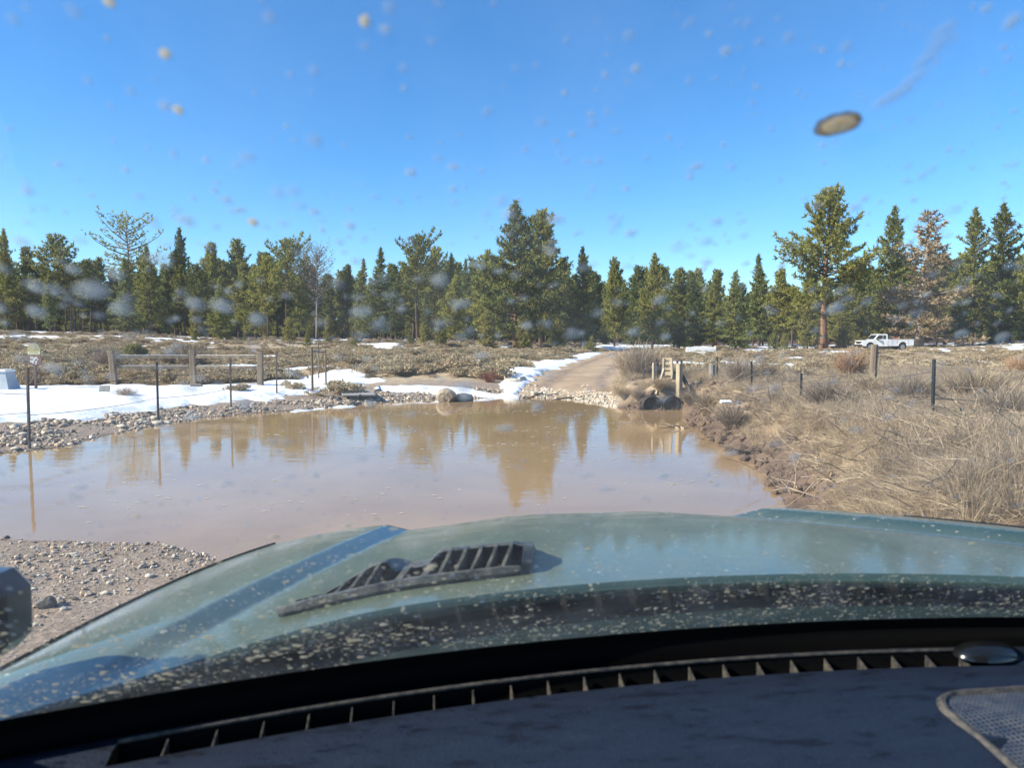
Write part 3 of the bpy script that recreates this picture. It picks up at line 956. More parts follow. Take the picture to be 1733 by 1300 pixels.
# the front rank, from left to right in the photograph
FRONT = [
 (15, 388, 126, 'tall_dense', 'pine_tree', 'tall narrow pine at the far left edge of the treeline', .62),
 (52, 420, 132, 'pine_b', 'pine_tree', 'dark pine just right of the leftmost tall pine', 1),
 (98, 404, 126, 'round_b', 'pine_tree', 'round topped pine left of the bare snag', 1.1),
 (122, 404, 129, 'snag', 'dead_tree', 'bare pointed snag sticking up between the left pines', .8),
 (88, 455, 112, 'fir_b', 'fir_tree', 'olive fir in front of the round topped left pine', 1),
 (172, 437, 138, 'pine_a', 'pine_tree', 'hazy broad pine right of the bare snag', 1),
 (222, 371, 134, 'sparse', 'pine_tree', 'tall sparse pine with flat open crown above its neighbours', 1),
 (216, 437, 112, 'fir_a', 'fir_tree', 'dense dark fir below the tall sparse flat crowned pine', 1.1),
 (256, 418, 124, 'pine_c', 'pine_tree', 'green pine between the sparse tall pine and the hazy spire', .9),
 (308, 387, 136, 'tall_dense', 'pine_tree', 'pointed bluish pine spire in the left third', .72),
 (338, 452, 118, 'round_b', 'pine_tree', 'small crowned pine right below the bluish spire', .9),
 (362, 413, 128, 'pine_b', 'pine_tree', 'dark olive pine left of the broad double topped pine', .85),
 (405, 409, 130, 'big_full', 'pine_tree', 'broad double topped pine in the left treeline', .8),
 (375, 470, 100, 'fir_a', 'fir_tree', 'green front fir whose trunk stands behind the red grey shrub', 1.1),
 (432, 455, 112, 'pine_c', 'pine_tree', 'pine right of the green front fir', .8),
 (455, 440, 108, 'round_b', 'pine_tree', 'slender pine with long bare dark trunk', 1),
 (487, 412, 124, 'round_a', 'pine_tree', 'open topped pine left of the bare grey oval tree', .85),
 (512, 420, 130, 'sparse', 'pine_tree', 'thin topped pine beside the bare grey oval tree', .6),
 (537, 421, 122, 'dead_oval', 'dead_tree', 'bare grey oval tree at the gap in the treeline', 1),
 (508, 470, 108, 'pine_a', 'pine_tree', 'full green pine below the bare grey oval tree', .8),
 (590, 450, 128, 'pine_b', 'pine_tree', 'pine just right of the sky gap', .8),
 (613, 440, 122, 'fir_b', 'fir_tree', 'narrow fir left of the pointed fir spire', 1),
 (643, 420, 118, 'fir_b', 'fir_tree', 'pointed fir spire left of the open crowned pine', 1.1),
 (628, 472, 100, 'pine_c', 'pine_tree', 'olive pine with dark trunk over the snowy forest floor', .9),
 (672, 462, 106, 'fir_b', 'fir_tree', 'grey green fir in front of the open crowned pine', 1.1),
 (706, 406, 116, 'round_a', 'pine_tree', 'open crowned pine with visible limbs left of the big pair', .85),
 (735, 425, 122, 'round_b', 'pine_tree', 'round pine right beside the open crowned pine', .8),
 (763, 430, 118, 'fir_b', 'fir_tree', 'needle thin fir left of the big pair of pines', .8),
 (788, 440, 112, 'fir_a', 'fir_tree', 'dark fir touching the left side of the big pair', .8),
 (722, 495, 88, 'fir_b', 'fir_tree', 'slim yellow green fir standing forward of the treeline', 1.1),
 (770, 470, 84, 'big_full', 'pine_tree', 'wide olive pine on the left flank of the big pair', .8),
 (825, 425, 92, 'pine_a', 'pine_tree', 'pine shoulder high to the big pair on its left', 1),
 (874, 344, 76, 'big_cone', 'pine_tree', 'tallest centre pine, left one of the big pair', .9),
 (914, 361, 84, 'big_full', 'pine_tree', 'big dark pine, right one of the centre pair', .92),
 (984, 419, 84, 'tall_dense', 'pine_tree', 'tall conical pine above the far end of the dirt road', .78),
 (945, 455, 100, 'fir_a', 'fir_tree', 'dark fir between the centre pair and the conical pine', 1),
 (1040, 440, 96, 'big_full', 'pine_tree', 'twin topped pine right of the conical road pine', .62),
 (1104, 431, 82, 'big_cone', 'pine_tree', 'bushy pine with dark trunk standing in the snow', .72),
 (1072, 470, 118, 'fir_a', 'fir_tree', 'dark fir filling behind the bushy pine in the snow', 1),
 (1150, 455, 112, 'pine_a', 'pine_tree', 'hazy pine right of the bushy snow pine', .9),
 (1170, 462, 92, 'fir_a', 'fir_tree', 'broad dark fir behind the white rail', 1.2),
 (1207, 464, 98, 'pine_c', 'pine_tree', 'olive pine right above the white rail', .9),
 (1243, 460, 90, 'fir_a', 'fir_tree', 'yellow green fir reaching the ground right of the white rail', 1.25),
 (1283, 431, 120, 'fir_b', 'fir_tree', 'single pointed fir spire left of the spreading pine', 1.1),
 (1318, 457, 100, 'pine_b', 'pine_tree', 'dark pine at the left foot of the spreading pine', 1),
 (1395, 331, 96, 'big_spread', 'pine_tree', 'huge spreading pine with thick red trunk', 1),
 (1340, 490, 112, 'round_b', 'pine_tree', 'small dark pine under the left limbs of the spreading pine', 1.1),
 (1450, 470, 112, 'pine_a', 'pine_tree', 'green pine behind and right of the spreading pine', 1),
 (1503, 351, 116, 'tall_dense', 'pine_tree', 'tall pointed dark pine between spreading and browned trees', .85),
 (1556, 359, 95, 'browned', 'juniper_tree', 'browned ragged old tree with grey branches above the white truck', 1.3),
 (1598, 440, 118, 'pine_b', 'pine_tree', 'dark pine right behind the browned tree', 1),
 (1643, 354, 108, 'tall_dense', 'pine_tree', 'tall pointed pine, left of the right edge pair', .82),
 (1690, 347, 112, 'tall_dense', 'pine_tree', 'tallest pine near the right edge', .95),
 (1738, 425, 98, 'big_full', 'pine_tree', 'yellow green pine cut by the right edge', .95),
 (1620, 470, 104, 'pine_c', 'pine_tree', 'lower pine filling left of the right edge pair', 1),
]
for t_ in FRONT:
    tree(*t_[:4], t_[4], t_[5], None, t_[6])
SMALL = [
 (490, 538, 84, 'juniper_b', 'juniper_tree', 'round juniper left of the brace posts', .9),
 (520, 562, 74, 'young', 'young_pine', 'little pine right beside the round juniper', 1.3),
 (556, 536, 92, 'juniper_a', 'juniper_tree', 'grey columnar juniper by the sky gap', .9),
 (601, 569, 70, 'young', 'young_pine', 'tiny bright pine in front of the snowy forest floor', 1.5),
 (331, 520, 96, 'juniper_a', 'juniper_tree', 'dark juniper left of the green front fir', 1),
 (330, 560, 92, 'young', 'young_pine', 'knee high pine beneath the dark left juniper', 1.2),
 (415, 566, 90, 'young', 'young_pine', 'low pine seedling right of the green front fir', 1.4),
 (694, 560, 84, 'young', 'young_pine', 'small pine left of the yellow green juniper', 1.1),
 (716, 548, 86, 'juniper_a', 'juniper_tree', 'blue grey juniper next to the small pine', .9),
 (745, 538, 74, 'juniper_b', 'juniper_tree', 'yellow green juniper in front of the wide olive pine', .8),
 (824, 528, 72, 'juniper_a', 'juniper_tree', 'pale juniper left of the big centre trunk', 1.25),
 (888, 527, 72, 'juniper_b', 'juniper_tree', 'broad juniper under the right half of the big pair', .85),
 (945, 535, 74, 'juniper_b', 'juniper_tree', 'grey juniper mound right of the big pair', .8),
 (1001, 569, 64, 'young', 'young_pine', 'pale round seedling pine at the snowy road edge', 1.6),
 (1163, 573, 80, 'young', 'young_pine', 'single small yellow pine left of the white rail', 1.2),
 (1150, 520, 88, 'juniper_b', 'juniper_tree', 'dark round juniper behind the white rail', 1),
 (1366, 513, 90, 'juniper_a', 'juniper_tree', 'olive juniper on a thin trunk left of the red trunk', 1.1),
 (1328, 565, 84, 'juniper_b', 'juniper_tree', 'low juniper bush left of the red trunk', .8),
 (1310, 553, 88, 'young', 'young_pine', 'small pine at the left foot of the spreading pine', 1),
 (1424, 530, 92, 'juniper_a', 'juniper_tree', 'pointed olive juniper right of the red trunk', 1.1),
 (1457, 535, 96, 'juniper_b', 'juniper_tree', 'grey juniper left behind the white truck', .8),
 (1515, 520, 102, 'juniper_b', 'juniper_tree', 'tan juniper mass directly behind the white truck cab', .9),
 (1679, 550, 104, 'young', 'young_pine', 'small pine between bare trunks near the right edge', 1.2),
]
for t_ in SMALL:
    tree(*t_[:4], t_[4], t_[5], None, t_[6])
# the forest behind: trees nothing tells apart
rf = random.Random(99)
TOPS = ([-60, 0, 120, 200, 300, 420, 540, 565, 600, 700, 800, 940, 1010, 1120, 1220, 1300, 1400, 1500, 1600, 1733, 1800], [440, 440, 455, 450, 440, 440, 455, 480, 465, 445, 450, 452, 468, 462, 475, 468, 470, 455, 440, 440, 440])
def forest_label(u, kd):
    sort = {'p': 'broad pine', 'h': 'high crowned tree', 'f': 'narrow fir', 'r': 'round crowned pine', 'u': 'short shaded conifer'}[kd[0]]
    for lim, place in ((300, 'behind the trail sign and rail fence'), (560, 'left of the sky gap'), (820, 'between the sky gap and the big pair'), (1100, 'behind the big pair and the road'), (1400, 'behind the white rail'), (9999, 'behind the white truck and right edge')):
        if u < lim:
            return '%s in the forest %s' % (sort, place), '%ss %s' % (sort, place)
for k in range(190):
    u = -50 + 1835 * ((k * .61803) % 1.0) + rf.uniform(-8, 8)
    y = rf.uniform(122, 205)
    v = np.interp(u, *TOPS) + rf.uniform(-14, 32)
    kd = rf.choice(['pine_a', 'pine_b', 'high_a', 'high_b', 'high_a', 'high_b', 'fir_b', 'round_b'])
    tree(u, v, y, kd, 'forest_pine' if kd[0] != 'f' else 'forest_fir', *forest_label(u, kd), rf.uniform(.8, 1.1))
for k in range(56):
    u = -50 + 1835 * ((k * .61803 + .37) % 1.0)
    y = rf.uniform(130, 230)
    v = 500 + rf.uniform(0, 40)
    tree(u, v, y, rf.choice(['fir_a', 'pine_c', 'juniper_b']), 'understorey_conifer', *forest_label(u, 'understorey'), rf.uniform(.9, 1.3))

# the wood far behind, one mass between the trunks
n = 1500
y = rng.uniform(205, 420, n); uu = rng.uniform(-150, 1880, n); x = xat(uu, y)
top_v = np.interp(uu, *TOPS) + rng.uniform(22, 85, n)
zz = gzv(x, y)
hh = (CAMZ + (HZ - top_v) / FPX * y) - zz
scatter('far_wood', np.stack([x, y, zz - .3], 1), rng.uniform(0, 6.3, n), np.stack([hh / 16 * .85] * 2 + [hh / 16], 1), rng.integers(0, 3, n), [KIND['fir_a'][1], KIND['pine_c'][1], KIND['fir_b'][1]], 'dark mass of distant conifers closing the gaps between forest trunks')

# ------------------------------------------------------------------ shrubs one can tell apart
def shrub(name, u, y, me, s, label, cat='shrub', group=None, dz=0, part='foliage'):
    x = xat(u, y)
    o = empty(name, (x, y, gz(x, y) + dz), (u * 1.37) % 6.28, s)
    mkobj(part, me, o)
    tag(o, label, cat, group)
    return o
TW = [twig_mesh(400 + k, 240, 1.0, 1.0, .014, M['grey_twig'], 3) for k in range(3)]
TWO = twig_mesh(410, 520, 1.0, 1.0, .012, M['orange_twig'], 3)
TWR = twig_mesh(411, 160, 1.0, 1.3, .013, M['red_twig'], 2)
TWN = [twig_mesh(415 + k, 420, 1.0, .9, .009, M['straw' if k else 'grey_twig'], 3) for k in range(2)]
SG = [sage_mesh(420 + k, 420, M['sage'], .8, .085) for k in range(3)]
BG = sage_mesh(430, 520, M['juniper'], 1.0, .085)
shrub('green_bush', 232, 43, BG, 1.9, 'dark green rounded bush behind the rail fence', dz=-.1)
shrub('bare_shrub', 182, 33, TW[0], (1.35, 1.35, 1.45), 'grey tan bare shrub left of the dark green bush')
shrub('bare_shrub', 285, 34, TW[1], (1.1, 1.1, 1.2), 'grey bare shrub right of the dark green bush')
shrub('bare_shrub', 326, 33, TW[2], (1.7, 1.7, 1.35), 'wide pinkish bare shrub behind the middle rail fence post')
shrub('bare_shrub', 145, 30, TW[1], (.9, .9, .8), 'low tan bare shrub behind the white snow left of the rail fence')
shrub('sagebrush', 212, 19.5, TW[0], (.55, .55, .36), 'small grey sage sprawled on the snow before the rail fence')
shrub('sagebrush', 405, 21.5, SG[1], (.75, .75, .5), 'grey sage at the foot of the rail fence right bay')
shrub('sagebrush', 497, 22.5, SG[2], (.62, .62, .6), 'tan sage between the fence posts and the brace posts')
shrub('sagebrush', 572, 24.0, SG[0], (.6, .6, .45), 'bluish sage on the snow right of the brace posts')
shrub('red_twig_shrub', 828, 26.5, TWR, (.75, .75, .55), 'small reddish twig shrub behind the shore boulder')
shrub('tall_rabbitbrush', 1083, 21.5, TWN[0], (1.5, 1.3, 1.28), 'tall tan bush beside the dirt road on the bank')
shrub('tall_rabbitbrush', 1064, 22.5, TWN[1], (1.1, 1.1, 1.0), 'tan bush nearest the dirt road on the bank')
shrub('tall_rabbitbrush', 1105, 22.5, TWN[1], (1.2, 1.2, 1.1), 'tan bush directly behind the timber frame')
shrub('orange_shrub', 1440, 21.0, TWO, (1.2, 1.0, .98), 'rust orange bush left of the round wooden post')
shrub('orange_shrub', 1725, 22.0, TWO, (.8, .8, .8), 'small rust orange bush at the right edge')
shrub('tall_rabbitbrush', 1250, 18.5, TWN[0], (1.0, 1.0, .85), 'grey tan bush between the two dark steel posts')
shrub('tall_rabbitbrush', 1290, 19, TWN[1], (1.0, 1.0, .75), 'tan bush right of the thin green steel post')
shrub('tall_rabbitbrush', 1205, 16.0, TWN[1], (.8, .8, .62), 'tan brush clump below the old grey post stump')
shrub('tall_rabbitbrush', 1240, 13.5, TWN[0], (.8, .8, .55), 'brush clump over the collapsed cut bank')
shrub('tall_rabbitbrush', 1400, 12.5, TWN[0], (1.0, 1.0, .6), 'grey brush left of the tall dark steel post')
shrub('tall_rabbitbrush', 1480, 14.5, TWN[1], (1.1, 1.1, .62), 'straw brush at the foot of the round wooden post')
shrub('tall_rabbitbrush', 1650, 12.5, TWN[1], (1.2, 1.2, .75), 'straw brush right of the tall dark steel post')
shrub('tall_rabbitbrush', 1715, 10.5, TWN[0], (1.1, 1.1, .65), 'grey brush at the right edge before the flat')
shrub('tall_rabbitbrush', 1545, 12.8, TWN[0], (.9, .9, .7), 'brush left behind the tall dark steel post')
shrub('tall_rabbitbrush', 1118, 19.4, TWN[1], (.55, .55, .4), 'low tan brush directly above the culvert mouths')
shrub('tall_rabbitbrush', 1168, 18.9, TWN[0], (.6, .6, .45), 'low brush right of the tall timber post')
shrub('tall_rabbitbrush', 1058, 20.2, TWN[1], (.6, .6, .4), 'low tan brush on the bank nose left of the culverts')
shrub('tall_rabbitbrush', 1082, 19.6, TWN[0], (.55, .55, .38), 'grey brush tuft on the bank just left of the culverts')
rs = random.Random(3)
for k in range(26):
    u = rs.uniform(660, 990); y = rs.uniform(30, 58)
    if road_d(np.array([xat(u, y)]), np.array([y]))[0] < 2.3: continue
    shrub('sagebrush', u, y, SG[k % 3], (rs.uniform(.8, 1.4),) * 2 + (rs.uniform(.55, .9),), 'grey sage clump on the rise left of the dirt road', 'shrub', 'sage clumps on the rise', -.03)
for k in range(14):
    u = rs.uniform(-20, 170); y = rs.uniform(30, 48)
    shrub('sagebrush', u, y, SG[k % 3], (rs.uniform(.9, 1.5),) * 2 + (rs.uniform(.6, .95),), 'grey sage clump on the flat behind the trail sign', 'shrub', 'sage clumps behind the sign', -.03)

# ------------------------------------------------------------------ dead branches on the right bank
def dead_branch(u, y, size, seed, label, name='dead_branch', flat=.45, mat='deadwood', arms=7, dz=0, gap=.05):
    rs_ = random.Random(seed)
    x = xat(u, y)
    mb = MB()
    def grow(p, d, ln, r_, depth):
        pts = [p]; rad = [r_]
        for k in range(5):
            d = (d + Vector((rs_.gauss(0, .22), rs_.gauss(0, .22), rs_.gauss(.0, .18)))).normalized()
            pts.append(pts[-1] + d * ln / 5); rad.append(r_ * (1 - .17 * (k + 1)))
        mb.tube(pts, rad, 5)
        if depth > 0:
            for k in range(rs_.choice([2, 3, 3])):
                i = rs_.randint(1, 4)
                d2 = (d + Vector((rs_.gauss(0, .7), rs_.gauss(0, .7), rs_.gauss(.05, .45)))).normalized()
                grow(pts[i], d2, ln * rs_.uniform(.45, .75), rad[i] * .6, depth - 1)
    for k in range(arms):
        a = 6.283 * k / arms + rs_.uniform(-.4, .4)
        grow(Vector((0, 0, gap)), Vector((math.cos(a), math.sin(a), rs_.uniform(.15, 1.0) * flat * 2)).normalized(), size * rs_.uniform(.6, 1.1), .019 * size + .004, 2)
    o = mb.build(name, M[mat], None, True, (x, y, gz(x, y) + dz))
    tag(o, label, 'branch' if 'branch' in name else 'shrub')
    return o
dead_branch(1512, 8.9, .72, 1, 'bare dead shrub with forked tan stems before the dark steel post', 'dead_shrub', .6, arms=6, dz=.05)
dead_branch(1365, 10.2, .55, 2, 'gnarled dead roots below the thin dark steel post', 'dead_shrub', .6, arms=6, dz=.05)
dead_branch(1670, 7.6, .75, 3, 'fallen tan branch lying in straw at right', 'dead_branch', .2, arms=3, dz=.1)
dead_branch(1420, 7.6, .55, 4, 'dry forked branch at the muddy edge near the hood', 'dead_branch', .3, arms=4, dz=.06)
dead_branch(1560, 6.9, .5, 5, 'dead twig tangle in the straw just over the hood crease', 'dead_branch', .3, arms=5, dz=.08)
dead_branch(1225, 13.2, .5, 6, 'dark root tangle hanging out of the cut bank', 'dead_branch', .15, 'dark_wood', arms=5, dz=-.05)
dead_branch(1270, 11.4, .45, 8, 'dark roots at the slumped bank edge', 'dead_branch', .15, 'dark_wood', arms=5)
dead_branch(1340, 8.6, .4, 9, 'small dry branch on the mud by the water at right', 'dead_branch', .3, arms=4)
dead_branch(1640, 9.6, .7, 10, 'long dead branch leaning behind the straw at right', 'dead_branch', .35, arms=4, dz=.1)
dead_branch(1695, 9.0, .6, 12, 'grey dead branch at the right edge of the straw bank', 'dead_branch', .35, arms=4, dz=.1)

n = 9000
y = rng.uniform(5.2, 19.5, n); x = xat(rng.uniform(1035, 1420, n), y)
z_, sd_, wr_, _, _ = ground_parts(x, y)
ok = (sd_ > -.05) & (sd_ < 1.2) & (wr_ > .2) & (rng.uniform(0, 1, n) < np.clip((fbm(x * 2, y * 2, 205, 3) - .35) * 4, 0, 1))
x, y, z_ = x[ok], y[ok], z_[ok]
m_clod = varied('dark_mud_clod', (.06, .038, .024), (.20, .13, .083), 6, .9, .4, .02)
s = .018 + .045 * rng.pareto(2.6, len(x)).clip(0, 2.4)
scatter('mud_clods', np.stack([x, y, z_ + s * .2], 1), rng.uniform(0, 6.3, len(x)), s, rng.integers(0, 3, len(x)), [stone_mesh(80 + k, m_clod, 1, .8) for k in range(3)], 'crumbled dark mud clods on the slumped right bank')
def twig_litter(seed):
    rs_ = random.Random(seed); mb = MB()
    for k in range(5):
        p = Vector((rs_.gauss(0, .12), rs_.gauss(0, .12), rs_.uniform(.02, .2)))
        d = Vector((rs_.gauss(0, 1), rs_.gauss(0, 1), rs_.gauss(.15, .3))).normalized(); pts = [p]
        for i in range(4):
            d = (d + Vector((rs_.gauss(0, .3), rs_.gauss(0, .3), rs_.gauss(0, .2)))).normalized(); pts.append(pts[-1] + d * rs_.uniform(.07, .14))
        r_ = rs_.uniform(.0028, .006)
        mb.tube(pts, [r_, r_ * .9, r_ * .75, r_ * .55, r_ * .25], 4)
    me = bpy.data.meshes.new('twig_litter'); me.from_pydata(mb.v, [], mb.f); me.materials.append(M['deadwood'] if seed % 3 else M['dark_wood'])
    return me
n = 260
y = 4.8 + 14 * rng.uniform(0, 1, n) ** 1.2; x = xat(rng.uniform(1060, 1800, n), y)
z_, sd_, wr_, _, _ = ground_parts(x, y)
ok = (sd_ > .1) & (wr_ > .5) & ((x > 2.9) | (y > 7.5)) & (rng.uniform(0, 1, n) < .75)
x, y, z_ = x[ok], y[ok], z_[ok]
scatter('dead_twigs', np.stack([x, y, z_ + rng.uniform(.02, .16, len(x))], 1), rng.uniform(0, 6.3, len(x)), rng.uniform(.7, 1.6, len(x)), rng.integers(0, 6, len(x)), [twig_litter(s_) for s_ in range(6)], 'tangle of dead twigs strewn through the straw of the right bank')
# ------------------------------------------------------------------ boulders, stones, driftwood on the far shore
def stone(name, u, y, size, seed, mat, label, cat='rock', group=None, sub=3, squash=.75, rz=0, sink=.2, sc=(1, 1, 1)):
    x = xat(u, y)
    me = stone_mesh(seed, M[mat], sub, squash)
    o = mkobj(name, me, None, (x, y, max(gz(x, y), -.05) + size * squash * (1 - sink) * sc[2] - .02))
    o.scale = (size * sc[0], size * sc[1], size * sc[2]); o.rotation_euler = (0, 0, rz)
    tag(o, label, cat, group)
    return o
stone('boulder', 758, 21.6, .36, 15, 'boulder', 'tan boulder standing at the far water edge', sc=(1.0, .95, 1.0), rz=.6, squash=.75)
stone('boulder', 784, 21.9, .28, 17, 'dark_stone', 'low dark boulder right against the tan boulder', sc=(1.25, .8, .8), rz=.2)
stone('rock', 723, 21.5, .12, 19, 'dark_stone', 'flat dark rock left of the tan boulder', sc=(1.8, .9, .6))
stone('rock', 868, 26.2, .28, 22, 'pale_stone', 'pale rock in the snow left of the dirt road', sc=(1.2, .8, .7))
stone('rock', 884, 26.8, .22, 23, 'pale_stone', 'smaller pale rock nearest the dirt road snow strip', sc=(1.3, .8, .8), rz=1)
stone('rock', 858, 27.2, .20, 24, 'stone', 'tan rock behind the pale rock pair', sc=(1.2, .8, .9), rz=2)
stone('rock', 60, 4.75, .07, 25, 'dark_stone', 'single dark stone on the near gravel', sc=(1, .9, 1.1))
xs_ = random.Random(44)
PST = [stone_mesh(60 + k, M['pale_stone' if k % 2 else 'stone'], 2) for k in range(5)]
def small_stones(n, fn, size, label, group):
    k = 0
    while k < n:
        u, v = fn(k)
        p = at_z(u, v, .08)
        x, y = p.x, p.y
        _, sd_, wr_, _, _ = ground_parts(np.array([x]), np.array([y]))
        if sd_[0] < -.05:
            k += 1; continue
        s = xs_.uniform(*size)
        o = mkobj('stone', PST[k % 5], None, (x, y, gz(x, y) + s * .25))
        o.scale = (s * xs_.uniform(.9, 1.3), s, s * xs_.uniform(.7, 1)); o.rotation_euler = (0, 0, xs_.uniform(0, 6.3))
        tag(o, label, 'stone', group)
        k += 1
small_stones(46, lambda k: (xs_.uniform(0, 330), 765 - .19 * 0 - (k * 1.2) + xs_.uniform(-22, 2)), (.05, .11), 'pale cobble in the stony strip along the left shore', 'cobbles on the left shore')
small_stones(44, lambda k: (890 + k * 3.4, 671 + xs_.uniform(-12, 14)), (.05, .11), 'cream cobble on the crossing at the foot of the dirt road', 'cobbles at the road crossing')
small_stones(26, lambda k: (xs_.uniform(0, 360), 925 + xs_.uniform(0, 120)), (.022, .045), 'larger pebble on the near gravel', 'larger pebbles on the near gravel')

def log(name, a, b, r0, r1, mat, label, cat='branch', bend=.06, seed=0, n=7):
    rs_ = random.Random(seed)
    a = Vector(a); b = Vector(b); mb = MB()
    pts = []; rad = []
    for k in range(n + 1):
        t = k / n
        p = a.lerp(b, t) + Vector((0, rs_.gauss(0, bend), rs_.gauss(0, bend * .5))) * (1 if 0 < k < n else 0)
        pts.append(p); rad.append(r0 + (r1 - r0) * t)
    mb.tube(pts, rad, 6)
    for k in range(3):
        i = rs_.randint(1, n - 1)
        e = pts[i] + Vector((rs_.gauss(0, .25), rs_.gauss(0, .15), abs(rs_.gauss(.05, .08))))
        mb.tube([pts[i], e], [rad[i] * .6, rad[i] * .2], 4)
    return tag(mb.build(name, M[mat], None, True), label, cat)
def gp(u, y, dz=0):
    x = xat(u, y); return (x, y, gz(x, y) + dz)
log('driftwood_branch', gp(872, 22.6, .08), gp(916, 22.9, .14), .035, .02, 'driftwood', 'dark driftwood branch lying on pale cobbles, left one', seed=2)
log('driftwood_branch', gp(912, 22.2, .08), gp(986, 22.2, .07), .04, .02, 'driftwood', 'long dark driftwood branch at the foot of the dirt road', seed=3)
log('driftwood_branch', gp(904, 23.2, .1), gp(946, 22.8, .1), .03, .015, 'driftwood', 'shorter dark stick crossing the driftwood branches', seed=4)
log('stick', gp(738, 31, .35), gp(760, 28.6, .12), .03, .02, 'pale_wood', 'pale straight stick lying on the red soil bank', bend=.01, seed=5)
log('floating_stick', (xat(1140, 15.3), 15.3, .01), (xat(1160, 15.0), 15.0, .012), .03, .025, 'pale_wood', 'pale stick floating by the cut bank', bend=.02, seed=6)
log('fallen_log', gp(940, 62, .15), gp(966, 60, .12), .12, .09, 'grey_wood', 'pale fallen log left of the road top', 'log', seed=7)
log('fallen_log', gp(845, 27.5, .1), gp(862, 26.9, .3), .05, .04, 'pale_wood', 'pale slanting timber at the roadside snow', 'log', bend=.01, seed=8)
log('hose', gp(600, 24.4, .05), gp(556, 19.6, .05), .022, .022, 'rubber', 'dark hose curving over snow to the left shore', 'hose', bend=.12, seed=9)
log('hose', gp(640, 23.4, .05), gp(594, 20.2, .05), .02, .02, 'rubber', 'second dark hose right of the grey board', 'hose', bend=.1, seed=10)
mb = MB(); mb.box((0, 0, 0), (.95, 1.7, .05), .25, bev=.012)
tag(mb.build('grey_board', M['plate'], None, False, gp(605, 22.0, .10)), 'grey flat board lying at the snow edge', 'board')
mb = MB(); mb.box((0, 0, 0), (.22, .10, .05), .1, rx=.3, bev=.01)
tag(mb.build('white_scrap', M['white_paint'], None, False, gp(1230, 14.2, .42)), 'small white scrap lying in the brush on the cut bank', 'scrap')
log('cut_stump', gp(1388, 93, -.05), gp(1388.3, 93, .7), .5, .42, 'red_bark', 'reddish cut stump at the foot of the spreading pine', 'stump', bend=0, seed=11)
log('fallen_log', gp(1404, 92, .25), gp(1428, 93, .3), .28, .22, 'red_bark', 'reddish fallen log right of the stump', 'log', bend=.02, seed=12)
log('fallen_log', gp(1066, 76, .2), gp(1084, 77, .2), .22, .2, 'red_bark', 'orange brown log at the top of the dirt road', 'log', bend=.02, seed=13)

# ------------------------------------------------------------------ fences
def tpost(parent, base, h, mat, lean=(0, 0), w=.035, cap=None):
    """steel T-post: flange, stem and studs"""
    mb = MB()
    b = Vector(base) - Vector(parent.location)
    top = Vector((lean[0] * h, lean[1] * h, h))
    M_ = Matrix.Translation(b)
    q = top.normalized().to_track_quat('Z', 'Y').to_matrix().to_4x4()
    def bx(c, s):
        m2 = MB(); m2.box(c, s)
        mb.add([M_ @ q @ Vector(v) for v in m2.v], m2.f)
    bx((0, 0, h / 2 - .15), (w, .006, h + .3))
    bx((0, .018, h / 2 - .15), (.006, .034, h + .3))
    k = .1
    while k < h - .05:
        bx((0, -.006, k), (.012, .007, .02)); k += .06
    o = mb.build('post', M[mat], parent)
    if cap:
        m2 = MB(); m2.box((0, 0, 0), (w * 1.05, .012, .13))
        c_ = MB(); c_.add([M_ @ q @ (Vector(v) + Vector((0, -.004, h - .07))) for v in m2.v], m2.f)
        c_.build('post_cap', M[cap], o)
    return b + top

def wire(parent, a, b, sag=.03, r_=.0055):
    mb = MB(); a = Vector(a); b = Vector(b)
    pts = [a.lerp(b, k / 8) - Vector((0, 0, sag * 4 * (k / 8) * (1 - k / 8))) for k in range(9)]
    mb.tube(pts, r_, 4)
    return mb.build('wire', M['wire'], parent)

fl = empty('wire_fence', gp(265, 15.8))
tag(fl, 'rusty steel post and wire fence along the left shore', 'fence')
LP = [(45, 12.2, 622, (.012, 0)), (265, 15.9, 612, (0, 0)), (390, 18.4, 605, (.005, 0)), (468, 21.3, 595, (.01, 0))]
tops = []
for i, (u, y, vt, ln) in enumerate(LP):
    b = gp(u, y, -.02)
    h = at_y(u, vt, y).z - b[2]
    tops.append((tpost(fl, b, h, 'tpost', ln, .05, 'tpost' if i else 'rust_red'), h))
lo = Vector(fl.location)
for f_ in (.78, .42):
    prev = None
    for (t, h) in tops:
        p = t - Vector((0, 0, h * (1 - f_)))
        if prev is not None: wire(fl, prev, p, .05)
        prev = p
p0 = tops[0][0] - Vector((0, 0, tops[0][1] * .55))
wire(fl, p0, p0 + Vector((-5.5, -1.8, -.1)), .06)
wire(fl, tops[0][0] - Vector((0, 0, tops[0][1] * .33)), tops[0][0] + Vector((-5, -1.2, .1)), .06)

br = empty('brace_fence', gp(539, 23.5)); tag(br, 'brown brace of three thin posts with a cross rail on the snow', 'fence')
lo = Vector(br.location)
def rpost(parent, base, h, r_, mat, name='post', n=9, lean=0, top=True):
    b = Vector(base) - Vector(parent.location)
    mb = MB(); mb.tube([b - Vector((0, 0, .25)), b + Vector((lean * .5, 0, h * .5)), b + Vector((lean, 0, h - .015)), b + Vector((lean, 0, h))], [r_ * 1.03, r_, r_ * .96, r_ * .85], n)
    return mb.build(name, M[mat], parent, False)
rpost(br, gp(528, 22.6), at_y(528, 588, 22.6).z - gp(528, 22.6)[2], .035, 'old_wood')
rpost(br, gp(551, 24.4), at_y(551, 591, 24.4).z - gp(551, 24.4)[2], .03, 'old_wood')
rpost(br, gp(539, 27), at_y(539, 579, 27).z - gp(539, 27)[2], .025, 'old_wood')
mb = MB(); mb.tube([Vector(at_y(528, 595, 22.6)) - lo, Vector(at_y(551, 596, 24.4)) - lo], [.03, .03], 7); mb.build('rail', M['old_wood'], br)
